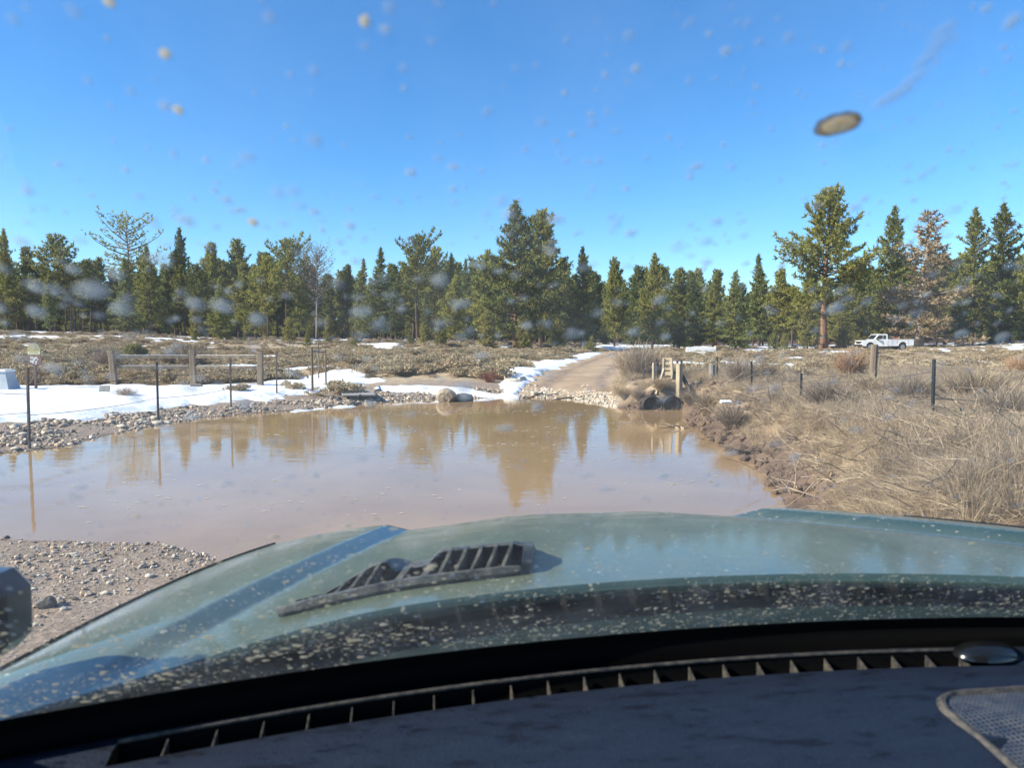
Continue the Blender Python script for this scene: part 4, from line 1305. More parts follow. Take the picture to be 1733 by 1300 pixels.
wire(br, tops[-1][0] + Vector(fl.location) - lo - Vector((0, 0, .1)), Vector(at_y(528, 600, 22.6)) - lo, .05)

rf_ = empty('rail_fence', gp(327, 23.6)); tag(rf_, 'weathered two rail wooden fence standing at the back of the snow', 'fence')
lo = Vector(rf_.location)
RP = [(194, 23.2, 593, .10), (327, 23.6, 592, .02), (440, 23.4, 595, -.01)]
tp = []
for u, y, vt, ln in RP:
    b = Vector(gp(u, y)) - lo; h = at_y(u, vt, y).z - gp(u, y)[2]
    mb = MB(); mb.box((b.x - ln * .5, b.y, b.z + h / 2 - .1), (.17, .15, h + .2), 0, 0, -ln * .9 / h, bev=.015)
    mb.build('post', M['old_wood'], rf_)
    tp.append((b, h))
for (b1, h1), (b2, h2) in zip(tp[:-1], tp[1:]):
    for v1 in (604, 622):
        q = []
        for b_, (u, y, vt, ln) in ((b1, None or RP[tp.index((b1, h1))]), (b2, RP[tp.index((b2, h2))])):
            q.append(Vector((b_.x, b_.y - .02, at_y(u, v1, y).z - lo.z)))
        d = q[1] - q[0]
        c_ = (q[0] + q[1]) / 2
        mb = MB(); mb.box(c_, (d.length - .1, .06, .10), math.atan2(d.y, d.x), 0, -math.atan2(d.z, math.hypot(d.x, d.y)), bev=.012)
        mb.build('rail', M['old_wood'], rf_)
        mb = MB(); mb.box(c_ + Vector((0, 0, .062)), (d.length - .3, .05, .008), math.atan2(d.y, d.x), 0, -math.atan2(d.z, math.hypot(d.x, d.y)))
        mb.build('snow_cap', M['snow'], rf_)
mb = MB(); mb.box((0, 0, 0), (.34, .18, .14), .2, bev=.02)
tag(mb.build('wood_block', M['old_wood'], None, False, gp(331, 22.6, .1)), 'short wooden block at the foot of the middle fence post', 'block')

fr = empty('wire_fence', gp(1357, 12.5)); tag(fr, 'dark green steel post and wire fence running through the right bank', 'fence')
RPST = [(1580, 9.6, 608, .045, (-.004, 0)), (1356, 13.2, 632, .035, (-.01, 0)), (1272, 16.8, 611, .03, (-.02, 0)), (1214, 20.6, 605, .05, (0, 0))]
tops = []
for u, y, vt, wd, ln in RPST:
    b = gp(u, y, -.05); h = at_y(u, vt, y).z - b[2]
    tops.append((tpost(fr, b, h, 'tpost_green', ln, wd), h))
for f_ in (.85, .5):
    prev = None
    for (t, h) in tops:
        p = t - Vector((0, 0, 1.1 * (1 - f_)))
        if prev is not None: wire(fr, prev, p, .05, .0035)
        prev = p
lo = Vector(fr.location)
p0 = tops[0][0]
for f_ in (.1, .5):
    wire(fr, p0 - Vector((0, 0, f_)), p0 - Vector((-3.5, 2.6, f_ + .02)), .05, .0022)

def lone(name, u, y, vt, r_, mat, label, cat='post', lean=0):
    b = gp(u, y)
    o = empty(name, b)
    rpost(o, b, at_y(u, vt, y).z - b[2], r_, mat, 'shaft', 10, lean)
    return tag(o, label, cat)
lone('wooden_post', 1477, 15.2, 583, .075, 'old_wood', 'round pale wooden post standing before the white truck', lean=.03)
lone('old_post', 1205, 20.2, 617, .09, 'grey_wood', 'weathered grey split post beside the dark steel post')
lone('old_post', 1112, 20.4, 614, .05, 'dark_wood', 'short charred post left of the timber frame')

# timber gate remains at the bank
g0 = gp(1150, 19.3)
o = empty('timber_post', g0); tag(o, 'tall square sawn timber post on the bank above the culverts', 'post')
h = at_y(1150, 617, 19.3).z - g0[2]
mb = MB(); mb.box((0, 0, h / 2 - .2), (.12, .14, h + .4), .5, bev=.008); mb.build('shaft', M['pale_wood'], o)
mb = MB(); mb.box((.02, 0, h + .012), (.17, .17, .025), .5, bev=.004); mb.build('cap', M['pale_wood'], o)

g1 = gp(1130, 20.3)
o = empty('ladder_frame', g1, -.45); tag(o, 'ladder like sawn timber frame standing in the tan bush', 'frame')
h = at_y(1130, 606, 20.3).z - g1[2]
for s_ in (-1, 1):
    mb = MB(); mb.box((s_ * .12 + (.0 if s_ < 0 else 0), 0, h / 2 - .05), (.065, .09, h + .1), 0, 0, s_ * -.04, bev=.006); mb.build('stile', M['pale_wood'], o)
for k, zz in enumerate((.22, .45, .72, .95)):
    mb = MB(); mb.box((0, .01, zz * h), (.2, .06, .075 if k else .11), 0, bev=.005); mb.build('rung', M['pale_wood'], o)
for s_ in (0, 1):
    mb = MB(); mb.box((.24 + .09 * s_, .12 + .1 * s_, h / 2 - .04), (.06, .08, h + .06 - .05 * s_), .3, bev=.005); mb.build('rear_stile', M['old_wood'], o)
g2 = gp(1107, 20.0)
o = empty('timber_post', g2); tag(o, 'short tan timber post left of the ladder like frame', 'post')
h = at_y(1107, 614, 20.0).z - g2[2]
mb = MB(); mb.box((0, 0, h / 2 - .15), (.075, .08, h + .3), .3, bev=.006); mb.build('shaft', M['pale_wood'], o)
mb = MB()
a_ = Vector(gp(1111, 19.4, .06)); b_ = Vector(at_y(1124, 624, 19.8))
mb.box((a_ + b_) / 2, ((b_ - a_).length, .05, .07), math.atan2((b_ - a_).y, (b_ - a_).x), 0, -math.asin((b_ - a_).z / (b_ - a_).length), bev=.005)
tag(mb.build('leaning_board', M['pale_wood']), 'pale board leaning against the ladder like frame', 'board')
mb = MB()
a_ = Vector(at_y(1153, 634, 19.5)); b_ = Vector(gp(1176, 19.0, .06))
mb.box((a_ + b_) / 2, ((b_ - a_).length, .07, .09), math.atan2((b_ - a_).y, (b_ - a_).x), 0, -math.asin((b_ - a_).z / (b_ - a_).length), bev=.005)
tag(mb.build('leaning_timber', M['dark_wood']), 'dark timber leaning down right from the tall timber post', 'timber')

# culvert mouths in the bank
for u, vtop, lab in ((1108, 672, 'left corrugated culvert mouth in the cut bank'), (1143, 674, 'right corrugated culvert mouth in the cut bank')):
    y = 19.0; c_ = Vector((xat(u, 18.8), y, 0)); r_ = .23
    mb = MB()
    segs = []
    n = 22
    for k, yy in enumerate(np.linspace(0, 2.2, 34)):
        rr_ = r_ + .012 * math.sin(k * 1.6)
        segs.append([(math.cos(2 * math.pi * i / n) * rr_ * 1.1, yy, math.sin(2 * math.pi * i / n) * rr_) for i in range(n)])
    ins = [[(p[0] * .93, p[1], p[2] * .93) for p in s_] for s_ in segs]
    V = [p for s_ in segs for p in s_] + [p for s_ in ins for p in s_]
    F = []
    K = len(segs)
    for k in range(K - 1):
        for i in range(n):
            j = (i + 1) % n
            F.append((k * n + i, k * n + j, k * n + n + j, k * n + n + i))
            o_ = K * n
            F.append((o_ + k * n + i, o_ + k * n + n + i, o_ + k * n + n + j, o_ + k * n + j))
    for i in range(n):
        j = (i + 1) % n
        F.append((i, K * n + i, K * n + j, j))
    F.append(tuple(K * n + (K - 1) * n + i for i in range(n)))
    mb.add(V, F)
    tag(mb.build('culvert_pipe', M['steel_dark'], None, True, (c_.x, y, .13)), lab, 'culvert')

# white rail far off
g = gp(1190, 68); o = empty('white_rail', g); tag(o, 'short white painted rail with three posts before the pines', 'rail')
xa, xb = xat(1162, 68) - g[0], xat(1210, 68) - g[0]
zt = at_y(1190, 588.5, 68).z - g[2]
for f_, hh in ((0, .92), (.68, 1.0), (1, 1.25)):
    xx = xa + (xb - xa) * f_
    mb = MB(); mb.box((xx, 0, zt * hh / 2 - .15), (.16, .14, zt * hh + .3), bev=.01); mb.build('post', M['white_paint'], o)
mb = MB(); mb.box(((xa + xb) / 2, -.10, zt * .84), (xb - xa + .1, .06, .30), 0, 0, 0, bev=.01); mb.build('rail', M['white_paint'], o)
mb = MB(); mb.box(((xa + xb) / 2, -.10, zt * .22), (xb - xa, .06, .14), 0, 0, .05, bev=.01); mb.build('lower_rail', M['white_paint'], o)

# trail sign
g = gp(58, 21.5); o = empty('trail_sign', g, -.05); tag(o, 'arched tan trail sign over a brown panel on a brown post', 'sign')
def zv(v): return at_y(58, v, 21.5).z - g[2]
mb = MB(); mb.box((0, .03, zv(615) / 2 - .1), (.07, .05, zv(615) + .2), bev=.006); mb.build('post', M['sign_brown'], o)
mb = MB()
wd = .195; zb_, zt_ = zv(600), zv(582)
arch = [(-wd, zb_), (wd, zb_), (wd, zb_ + (zt_ - zb_) * .55)] + [(wd * .92 * math.cos(a), zb_ + (zt_ - zb_) * .55 + math.sin(a) * (zt_ - zb_) * .52) for a in np.linspace(.25, math.pi - .25, 9)] + [(-wd, zb_ + (zt_ - zb_) * .55)]
mb.prism(arch, 'y', 0, .02); up = mb.build('arched_panel', M['sign_tan'], o)
mb = MB(); mb.box((0, -.003, zb_ + .045), (.37, .006, .075)); mb.build('text_band', M['sign_pale'], up)
mb = MB(); mb.box((0, -.0065, zb_ + .045), (.30, .004, .012)); mb.box((0, -.0065, zb_ + .067), (.24, .004, .010)); mb.build('text_line', M['sign_tan'], up)
mb = MB()
for k in range(18):
    a = k / 18 * 2 * math.pi; a2 = (k + 1) / 18 * 2 * math.pi
    c0 = zb_ + (zt_ - zb_) * .68
    mb.add([(math.cos(a) * .042, -.003, c0 + math.sin(a) * .042), (math.cos(a2) * .042, -.003, c0 + math.sin(a2) * .042), (math.cos(a2) * .030, -.003, c0 + math.sin(a2) * .030), (math.cos(a) * .030, -.003, c0 + math.sin(a) * .030)], [(0, 1, 2, 3)])
mb.build('emblem_ring', M['sign_pale'], up)
z1, z0 = zv(602), zv(618)
mb = MB(); mb.box((0, .005, (z0 + z1) / 2), (.42, .02, z1 - z0), bev=.004); lp = mb.build('brown_panel', M['sign_brown'], o)
mb = MB(); rs_ = random.Random(8)
for k in range(60):
    a = rs_.uniform(-1, 1); b2 = rs_.uniform(-1, 1)
    if abs(a) > .75 - .35 * max(0, -b2): continue
    mb.box((a * .16, -.007, (z0 + z1) / 2 + b2 * (z1 - z0) * .36), (rs_.uniform(.02, .06), .004, rs_.uniform(.010, .03)), 0, 0, rs_.uniform(-.5, .5))
mb.build('white_print', M['sign_white'], lp)

# pale bin at the left edge, small board on the snow
g = gp(-2, 21.0); o = empty('pale_bin', g, .1); tag(o, 'pale blue grey tapered bin at the left edge of the snow', 'bin')
h = at_y(0, 626, 21).z - g[2]
mb = MB()
for (x0, x1, za, zb2) in ((.36, .42, 0, .07), (.40, .33, .07, h * .55), (.33, .28, h * .55, h * .92)):
    V = [(-x0, -x0 * .8, za), (x0, -x0 * .8, za), (x0, x0 * .8, za), (-x0, x0 * .8, za), (-x1, -x1 * .8, zb2), (x1, -x1 * .8, zb2), (x1, x1 * .8, zb2), (-x1, x1 * .8, zb2)]
    mb.add(V, [(3, 2, 1, 0), (4, 5, 6, 7), (0, 1, 5, 4), (1, 2, 6, 5), (2, 3, 7, 6), (3, 0, 4, 7)])
mb.build('body', M['blue_grey_plastic'], o)
mb = MB(); mb.box((0, 0, h * .92 + .03), (.62, .52, .06), bev=.02); mb.build('lid', M['white_paint'], o)
mb = MB(); mb.box((0, 0, .1), (.26, .05, .26), .15, rx=-.35, bev=.006)
tag(mb.build('small_board', M['plate'], None, False, gp(175, 20.4, .02)), 'small grey board stuck in the snow left of the rail fence', 'board')

# ------------------------------------------------------------------ white service pickup parked before the trees
def white_pickup():
    y = 87.0
    x = (xat(1452, y) + xat(1538, y)) / 2
    g = (x, y, gz(x, y) + .02)
    o = empty('pickup_truck', g)
    tag(o, 'white extended cab pickup with service bed parked before the pines', 'pickup truck')
    Ln = xat(1538, y) - xat(1452, y); S = Ln / 6.0
    o.scale = (S, S, S)
    m_w, nt_, b_ = newmat('white_car_paint'); b_.inputs['Base Color'].default_value = (.80, .80, .79, 1); b_.inputs['Roughness'].default_value = .25; b_.inputs['Coat Weight'].default_value = .6
    m_g, nt_, b_ = newmat('dark_car_glass'); b_.inputs['Base Color'].default_value = (.015, .02, .022, 1); b_.inputs['Roughness'].default_value = .05
    m_b, nt_, b_ = newmat('black_trim'); b_.inputs['Base Color'].default_value = (.02, .02, .02, 1); b_.inputs['Roughness'].default_value = .5
    m_r, nt_, b_ = newmat('steel_rim'); b_.inputs['Base Color'].default_value = (.35, .35, .36, 1); b_.inputs['Metallic'].default_value = .7; b_.inputs['Roughness'].default_value = .4
    W = .98
    def arch(cx, r_, z0, n=9):
        return [(cx + math.cos(a) * r_, z0 + math.sin(a) * r_) for a in np.linspace(math.pi, 0, n)]
    # front clip and cab lower body (facing -x)
    lower = [(-2.98, .52), (-2.98, .98), (-2.92, 1.14), (-2.2, 1.22), (-1.62, 1.26), (-.02, 1.28), (-.02, .48)] + arch(-2.05, .50, .48)[::-1]
    mb = MB(); mb.prism(lower, 'y', -W, W); body = mb.build('cab_body', m_w, o)
    top = [(-1.66, 1.26), (-1.12, 1.86), (-.95, 1.92), (-.12, 1.92), (-.04, 1.82), (-.02, 1.275)]
    mb = MB(); mb.prism(top, 'y', -W + .10, W - .10); mb.build('cab_roof', m_w, o)
    for s_ in (-1, 1):
        yy = s_ * (W - .095)
        for nm, pl in (('side_window', [(-1.42, 1.32), (-1.08, 1.76), (-.62, 1.78), (-.62, 1.32)]), ('rear_side_window', [(-.55, 1.32), (-.55, 1.78), (-.22, 1.76), (-.20, 1.32)])):
            mb = MB(); mb.prism(pl, 'y', yy - .01 * s_, yy + .008 * s_); mb.build(nm, m_g, o)
        mb = MB(); mb.box((-1.28, s_ * (W + .12), 1.32), (.14, .22, .26), bev=.03); mb.build('mirror', m_b, o)
        mb = MB(); mb.box((-.72, s_ * (W + .008), 1.10), (.16, .02, .03)); mb.build('door_handle', m_b, o)
        mb = MB(); mb.box((-1.55, s_ * (W + .004), .9), (.015, .01, .62)); mb.box((-.58, s_ * (W + .004), .9), (.015, .01, .68)); mb.build('door_seam', m_b, o)
        mb = MB(); mb.box((-2.93, s_ * .74, 1.0), (.14, .34, .16), bev=.03); mb.build('headlight', m_g, o)
    ws = MB(); ws.add([(-1.665, -.78, 1.31), (-1.665, .78, 1.31), (-1.17, .74, 1.82), (-1.17, -.74, 1.82)], [(0, 1, 2, 3)]); ws.add([(-1.64, -.78, 1.30), (-1.64, .78, 1.30), (-1.15, .74, 1.81), (-1.15, -.74, 1.81)], [(3, 2, 1, 0)]); ws.build('windshield', m_g, o)
    # service bed
    bed = [(.06, .52), (.06, 1.30), (2.98, 1.30), (2.98, .58)] + arch(1.72, .50, .52)[::-1]
    mb = MB(); mb.prism(bed, 'y', -W - .02, W + .02); bd = mb.build('service_bed', m_w, o)
    for s_ in (-1, 1):
        for xx in (.52, 1.05, 2.35):
            mb = MB(); mb.box((xx, s_ * (W + .026), 1.02 if xx in (1.05,) else .95), (.012, .012, .5)); mb.build('locker_seam', m_b, bd)
        mb = MB(); mb.box((1.5, s_ * (W + .026), 1.19), (2.8, .012, .012)); mb.build('locker_seam', m_b, bd)
    mb = MB(); mb.box((1.15, 0, 1.38), (.45, .7, .22), bev=.03); mb.build('red_cargo', M['red_paint'], o)
    mb = MB(); mb.box((.45, 0, 1.40), (.5, 1.5, .2), bev=.03); mb.build('tool_box', m_b, o)
    mb = MB(); mb.box((-3.0, 0, .58), (.18, 1.9, .26), bev=.05); mb.build('bumper', m_b, o)
    mb = MB(); mb.box((-2.99, 0, .92), (.06, 1.1, .30), bev=.02); mb.build('grille', m_b, o)
    mb = MB(); mb.box((0, 0, .45), (5.6, 1.5, .18)); mb.build('chassis', m_b, o)
    for cx in (-2.05, 1.72):
        for s_ in (-1, 1):
            mb = MB(); n = 20
            prof = [(.0, .16), (.30, .16), (.41, .13), (.42, -.13), (.30, -.14)]
            V = []; F = []
            for r_, yy in prof:
                for k in range(n):
                    a = 2 * math.pi * k / n
                    V.append((cx + math.cos(a) * r_, s_ * (W - .16 + yy), .42 + math.sin(a) * r_))
            for i in range(len(prof) - 1):
                for k in range(n):
                    j = (k + 1) % n
                    F.append((i * n + k, i * n + j, i * n + n + j, i * n + n + k))
            mb.add(V, F); wh = mb.build('wheel', M['rubber'], o)
            mb = MB(); mb.tube([(cx, s_ * (W + .005), .42), (cx, s_ * (W + .02), .42)], [.26, .22], 16); mb.build('rim', m_r, wh)
white_pickup()
# ------------------------------------------------------------------ the truck we sit in
PSI = R(7)
TZ = .13
truck = empty('pickup_truck', (0, 0, TZ), PSI)
tag(truck, 'dusty green pickup truck seen from its driver seat over the hood', 'pickup truck')
def T(x, y, z): return (x, y, z + CAMZ - TZ)      # truck-local, z measured from the camera's height
X0 = .48

# paint under a film of dried dust
m, nt, b = newmat('dusty_green_car_paint'); M['paint'] = m
d1 = noise_node(nt, 3.0, 6, .7, vec_scale=(1, .6, 1)); d2 = noise_node(nt, 70, 4, .7)
dust = mathn(nt, 'ADD', mathn(nt, 'MULTIPLY', d1.outputs['Fac'], .75), mathn(nt, 'MULTIPLY', d2.outputs['Fac'], .35))
d3 = noise_node(nt, 420, 2, .6)
ge = nt.nodes.new('ShaderNodeNewGeometry'); sx = nt.nodes.new('ShaderNodeSeparateXYZ'); L(nt, ge.outputs['True Normal'], sx.inputs[0])
hold = ramp(nt, sx.outputs[2], [(.955, (.12, .12, .12)), (.99, (1, 1, 1))]).outputs[0]      # steep faces keep less dust
dust = mathn(nt, 'ADD', dust, mathn(nt, 'MULTIPLY_ADD', d3.outputs['Fac'], .5, -.25))
df = mathn(nt, 'MULTIPLY', ramp(nt, dust, [(.30, (.22, .22, .22)), (.80, (.80, .80, .80))]).outputs[0], hold)
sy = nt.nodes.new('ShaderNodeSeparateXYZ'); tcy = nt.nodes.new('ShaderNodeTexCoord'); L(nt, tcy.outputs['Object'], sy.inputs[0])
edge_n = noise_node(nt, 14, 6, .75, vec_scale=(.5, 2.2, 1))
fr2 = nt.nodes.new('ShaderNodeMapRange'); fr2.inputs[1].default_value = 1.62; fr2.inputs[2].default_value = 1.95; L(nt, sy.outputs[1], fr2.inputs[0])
scum_glare = mathn(nt, 'MULTIPLY', fr2.outputs[0], ramp(nt, edge_n.outputs['Fac'], [(.46, (0, 0, 0)), (.60, (1, 1, 1))]).outputs[0])  # dirt and whitish glare streaks, both painted in toward the front edge
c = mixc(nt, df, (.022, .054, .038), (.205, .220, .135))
c = mixc(nt, mathn(nt, 'MULTIPLY', mathn(nt, 'MULTIPLY', scum_glare, hold), .8), c, (.40, .38, .30))
vsp = nt.nodes.new('ShaderNodeTexVoronoi'); vsp.inputs['Scale'].default_value = 75
wob = noise_node(nt, 30, 3); tc2 = nt.nodes.new('ShaderNodeTexCoord')
L(nt, mixc(nt, .03, tc2.outputs['Object'], wob.outputs['Color']), vsp.inputs['Vector'])
sp = nt.nodes.new('ShaderNodeSeparateColor'); L(nt, vsp.outputs['Color'], sp.inputs[0])
spot = mathn(nt, 'LESS_THAN', vsp.outputs['Distance'], mathn(nt, 'MULTIPLY_ADD', sp.outputs[0], .55, -.27))
c = mixc(nt, mathn(nt, 'MULTIPLY', spot, .65), c, (.46, .43, .33))
L(nt, c, b.inputs['Base Color'])
b.inputs['Roughness'].default_value = .38
L(nt, mathn(nt, 'MULTIPLY_ADD', df, -1.0, .95), b.inputs['Coat Weight'])
b.inputs['Coat IOR'].default_value = 1.75
cr = ramp(nt, dust, [(.30, (.02, .02, .02)), (.85, (.20, .20, .20))]).outputs[0]
L(nt, cr, b.inputs['Coat Roughness'])
bump(nt, b, mathn(nt, 'ADD', d1.outputs['Fac'], mathn(nt, 'MULTIPLY', d2.outputs['Fac'], .15)), .03, .01)

def simple(name, c_, rough=.5, metal=0, coat=0, spec=.5):
    m_, nt_, b_ = newmat(name)
    n_ = noise_node(nt_, 40, 4)
    cc = mixc(nt_, n_.outputs['Fac'], tuple(k * .7 for k in c_), tuple(min(1, k * 1.3) for k in c_))
    L(nt_, cc, b_.inputs['Base Color'])
    b_.inputs['Roughness'].default_value = rough; b_.inputs['Metallic'].default_value = metal
    b_.inputs['Coat Weight'].default_value = coat; b_.inputs['Specular IOR Level'].default_value = spec
    return m_
M['black_plastic'] = simple('glossy_black_plastic', (.012, .013, .014), .22, 0, .3)
m, nt, b = newmat('dusty_black_vent_plastic'); M['vent_plastic'] = m
n1 = noise_node(nt, 30, 6, .75)
L(nt, ramp(nt, n1.outputs['Fac'], [(.36, (.016, .018, .018)), (.66, (.15, .145, .115))]).outputs[0], b.inputs['Base Color']); b.inputs['Roughness'].default_value = .45
M['matte_black'] = simple('matte_black_seal', (.004, .004, .004), .9, spec=.1)
M['cowl'] = simple('dark_green_cowl', (.010, .022, .022), .55, spec=.3)
M['chrome'] = simple('dusty_chrome', (.5, .5, .5), .3, .9)
# dashboard: grained navy plastic with dust and painted drop shadows
m, nt, b = newmat('navy_grained_dashboard'); M['dash'] = m
n1 = noise_node(nt, 260, 3, .6); n2 = noise_node(nt, 38, 4, .6, vec_scale=(.45, 1.5, 1)); n3 = noise_node(nt, 900, 1)
c = ramp(nt, n2.outputs['Fac'], [(.34, (.005, .007, .013)), (.43, (.011, .017, .032)), (.75, (.015, .023, .040))]).outputs[0]  # darkest streaks paint the shadows of drops on the glass
dustf = ramp(nt, n1.outputs['Fac'], [(.55, (0, 0, 0)), (.8, (.18, .18, .18))]).outputs[0]
L(nt, mixc(nt, dustf, c, (.10, .12, .16)), b.inputs['Base Color'])
b.inputs['Roughness'].default_value = .62
b.inputs['Specular IOR Level'].default_value = .3
bump(nt, b, n1.outputs['Fac'], .45, .002)
m, nt, b = newmat('dusty_trim_edge'); M['dash_trim'] = m
n1 = noise_node(nt, 90, 5, .7)
L(nt, ramp(nt, n1.outputs['Fac'], [(.35, (.018, .02, .026)), (.7, (.13, .11, .085))]).outputs[0], b.inputs['Base Color']); b.inputs['Roughness'].default_value = .7
# perforated grille
m, nt, b = newmat('perforated_speaker_grille'); M['grille'] = m
tc = nt.nodes.new('ShaderNodeTexCoord'); mp = nt.nodes.new('ShaderNodeMapping'); mp.inputs['Scale'].default_value = (160, 160, 0)
L(nt, tc.outputs['Object'], mp.inputs[0])
vr = nt.nodes.new('ShaderNodeTexVoronoi'); vr.inputs['Randomness'].default_value = 0.0; vr.inputs['Scale'].default_value = 1
L(nt, mp.outputs[0], vr.inputs['Vector'])
hole = ramp(nt, vr.outputs['Distance'], [(.28, (0, 0, 0)), (.34, (1, 1, 1))]).outputs[0]
n1 = noise_node(nt, 60, 4)
metal_c = ramp(nt, n1.outputs['Fac'], [(.35, (.045, .055, .075)), (.7, (.13, .13, .13))]).outputs[0]
L(nt, mixc(nt, hole, (.004, .005, .008), metal_c), b.inputs['Base Color']); b.inputs['Roughness'].default_value = .5
bump(nt, b, hole, .8, .002)
# windshield glass
m, nt, b = newmat('windshield_glass'); M['glass'] = m
out = nt.nodes['Material Output']
tr = nt.nodes.new('ShaderNodeBsdfTransparent'); tr.inputs[0].default_value = (.955, .975, .97, 1)
gl = nt.nodes.new('ShaderNodeBsdfGlossy'); gl.inputs['Roughness'].default_value = .01; gl.inputs[0].default_value = (1, 1, 1, 1)
lw = nt.nodes.new('ShaderNodeLayerWeight')
fr_ = mathn(nt, 'MULTIPLY_ADD', mathn(nt, 'POWER', lw.outputs['Facing'], 5.0), .9, .02)
mx = nt.nodes.new('ShaderNodeMixShader')
L(nt, fr_, mx.inputs[0]); L(nt, tr.outputs[0], mx.inputs[1]); L(nt, gl.outputs[0], mx.inputs[2])
tl_ = nt.nodes.new('ShaderNodeBsdfTranslucent'); tl_.inputs[0].default_value = (.8, .85, .9, 1)
n1 = noise_node(nt, 9, 5, .65)
ff = ramp(nt, n1.outputs['Fac'], [(.35, (.008, .008, .008)), (.75, (.028, .028, .028))]).outputs[0]
mx2 = nt.nodes.new('ShaderNodeMixShader')
L(nt, ff, mx2.inputs[0]); L(nt, mx.outputs[0], mx2.inputs[1]); L(nt, tl_.outputs[0], mx2.inputs[2])
L(nt, mx2.outputs[0], out.inputs[0])
nt.nodes.remove(b)

def mud_mat(name, col, op, tlf=.55):
    m_, nt_, b_ = newmat(name)
    out_ = nt_.nodes['Material Output']; nt_.nodes.remove(b_)
    a_ = nt_.nodes.new('ShaderNodeBsdfTransparent')
    d_ = nt_.nodes.new('ShaderNodeBsdfDiffuse'); d_.inputs[0].default_value = (*col, 1)
    t_ = nt_.nodes.new('ShaderNodeBsdfTranslucent'); t_.inputs[0].default_value = (*col, 1)
    s1 = nt_.nodes.new('ShaderNodeMixShader'); s1.inputs[0].default_value = tlf
    L(nt_, d_.outputs[0], s1.inputs[1]); L(nt_, t_.outputs[0], s1.inputs[2])
    s2 = nt_.nodes.new('ShaderNodeMixShader')
    n_ = noise_node(nt_, 300, 3)
    L(nt_, mathn(nt_, 'MULTIPLY', mathn(nt_, 'MULTIPLY_ADD', n_.outputs['Fac'], .6, .7), op), s2.inputs[0])
    L(nt_, a_.outputs[0], s2.inputs[1]); L(nt_, s1.outputs[0], s2.inputs[2])
    L(nt_, s2.outputs[0], out_.inputs[0])
    return m_
M['mud_thick'] = mud_mat('dried_tan_mud', (.72, .62, .42), .85)
M['mud_tan'] = mud_mat('tan_mud_splat', (.60, .41, .15), .9, .5)
M['mud_dark'] = mud_mat('dark_mud_film', (.20, .16, .09), .75, .3)
M['mud_thin'] = mud_mat('thin_dirt_spot', (.60, .66, .70), .17, .55)
M['mud_faint'] = mud_mat('faint_dirt_spot', (.52, .58, .66), .085, .55)

# ---- hood
def grid_obj(name, P, mat, parent, smooth=True, flip=False):
    ny_, nx_ = P.shape[:2]
    id_ = np.arange(ny_ * nx_).reshape(ny_, nx_)
    F = np.stack([id_[:-1, :-1], id_[:-1, 1:], id_[1:, 1:], id_[1:, :-1]], -1).reshape(-1, 4)
    if flip: F = F[:, ::-1]
    P = P.copy(); P[..., 2] += CAMZ - TZ
    me = np_mesh(name, P.reshape(-1, 3), F, mat, smooth)
    return mkobj(name, me, parent)

def Yr(s): return 1.165 - .235 * s * s
def Yf(s): return 1.955 - .11 * s * s
def hoodz(s, Y):
    t = (Y - Yr(s)) / (Yf(s) - Yr(s))
    tc_ = np.clip(t, 0, 1.3)
    zz = -.418 - .056 * tc_ - .022 * tc_ ** 2 - np.where(s < 0, .065, .012) * (np.abs(s) / 1.12) ** 3.2
    sl_ = -(.87 - .39 * (Y - 1.155)); e1 = s - sl_
    sr_ = .88 - .97 * (Y - 1.505); e2 = sr_ - s
    def prof(e, wd_=.055):
        return .020 * (1 - np.clip(e / wd_, 0, 1)) * sstep(-.5, -.02, e) + .0
    zz = zz + prof(e1) * sstep(-.02, .25, t + .02) + prof(e2, .085) * 1.25
    dome = sstep(.05, .38, e1) * sstep(.02, .35, e2)
    zz = zz + .020 * dome
    return zz
a = np.linspace(-1, 1, 261)
t = np.linspace(0, 1, 81)
Aa, Tt = np.meshgrid(a, t)
Wd = 1.15 - .17 * Tt - .12 * Tt ** 5
S = Aa * Wd
Y = Yr(S) + (Yf(S) - Yr(S)) * Tt
Z = hoodz(S, Y)
P = np.stack([X0 + S, Y, Z], -1)
rear1 = P[:1].copy(); rear1[..., 1] -= .006; rear1[..., 2] -= .006
rear2 = P[:1].copy(); rear2[..., 1] -= .008; rear2[..., 2] -= .022
rear3 = P[:1].copy(); rear3[..., 1] += .03; rear3[..., 2] -= .026
nose = []
for dy, dz in ((.025, -.012), (.045, -.035), (.06, -.08), (.075, -.2)):
    q = P[-1:].copy(); q[..., 1] += dy * (1 - .4 * np.abs(Aa[-1:])); q[..., 2] += dz; nose.append(q)
P2 = np.concatenate([P] + nose, 0)
def side(col_, sg):
    outs = []
    for dx, dz in ((.012, -.006), (.02, -.02), (.024, -.05)):
        q = P2[:, col_:col_ + 1].copy(); q[..., 0] += sg * dx; q[..., 2] += dz; outs.append(q)
    return outs
lft = side(0, -1); rgt = side(-1, 1)
P3 = np.concatenate(lft[::-1] + [P2] + rgt, 1)
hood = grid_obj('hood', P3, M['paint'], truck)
grid_obj('rear_lip', np.concatenate([rear3, rear2, rear1, P[:1]], 0), M['paint'], hood)
for sg in (-1, 1):
    ii = 2 if sg < 0 else -3
    mb = MB(); mb.tube([T(P[j_, ii, 0], P[j_, ii, 1], P[j_, ii, 2] + .0005) for j_ in range(0, 81, 4)], .0035, 6); mb.build('shut_line', M['matte_black'], hood, True)
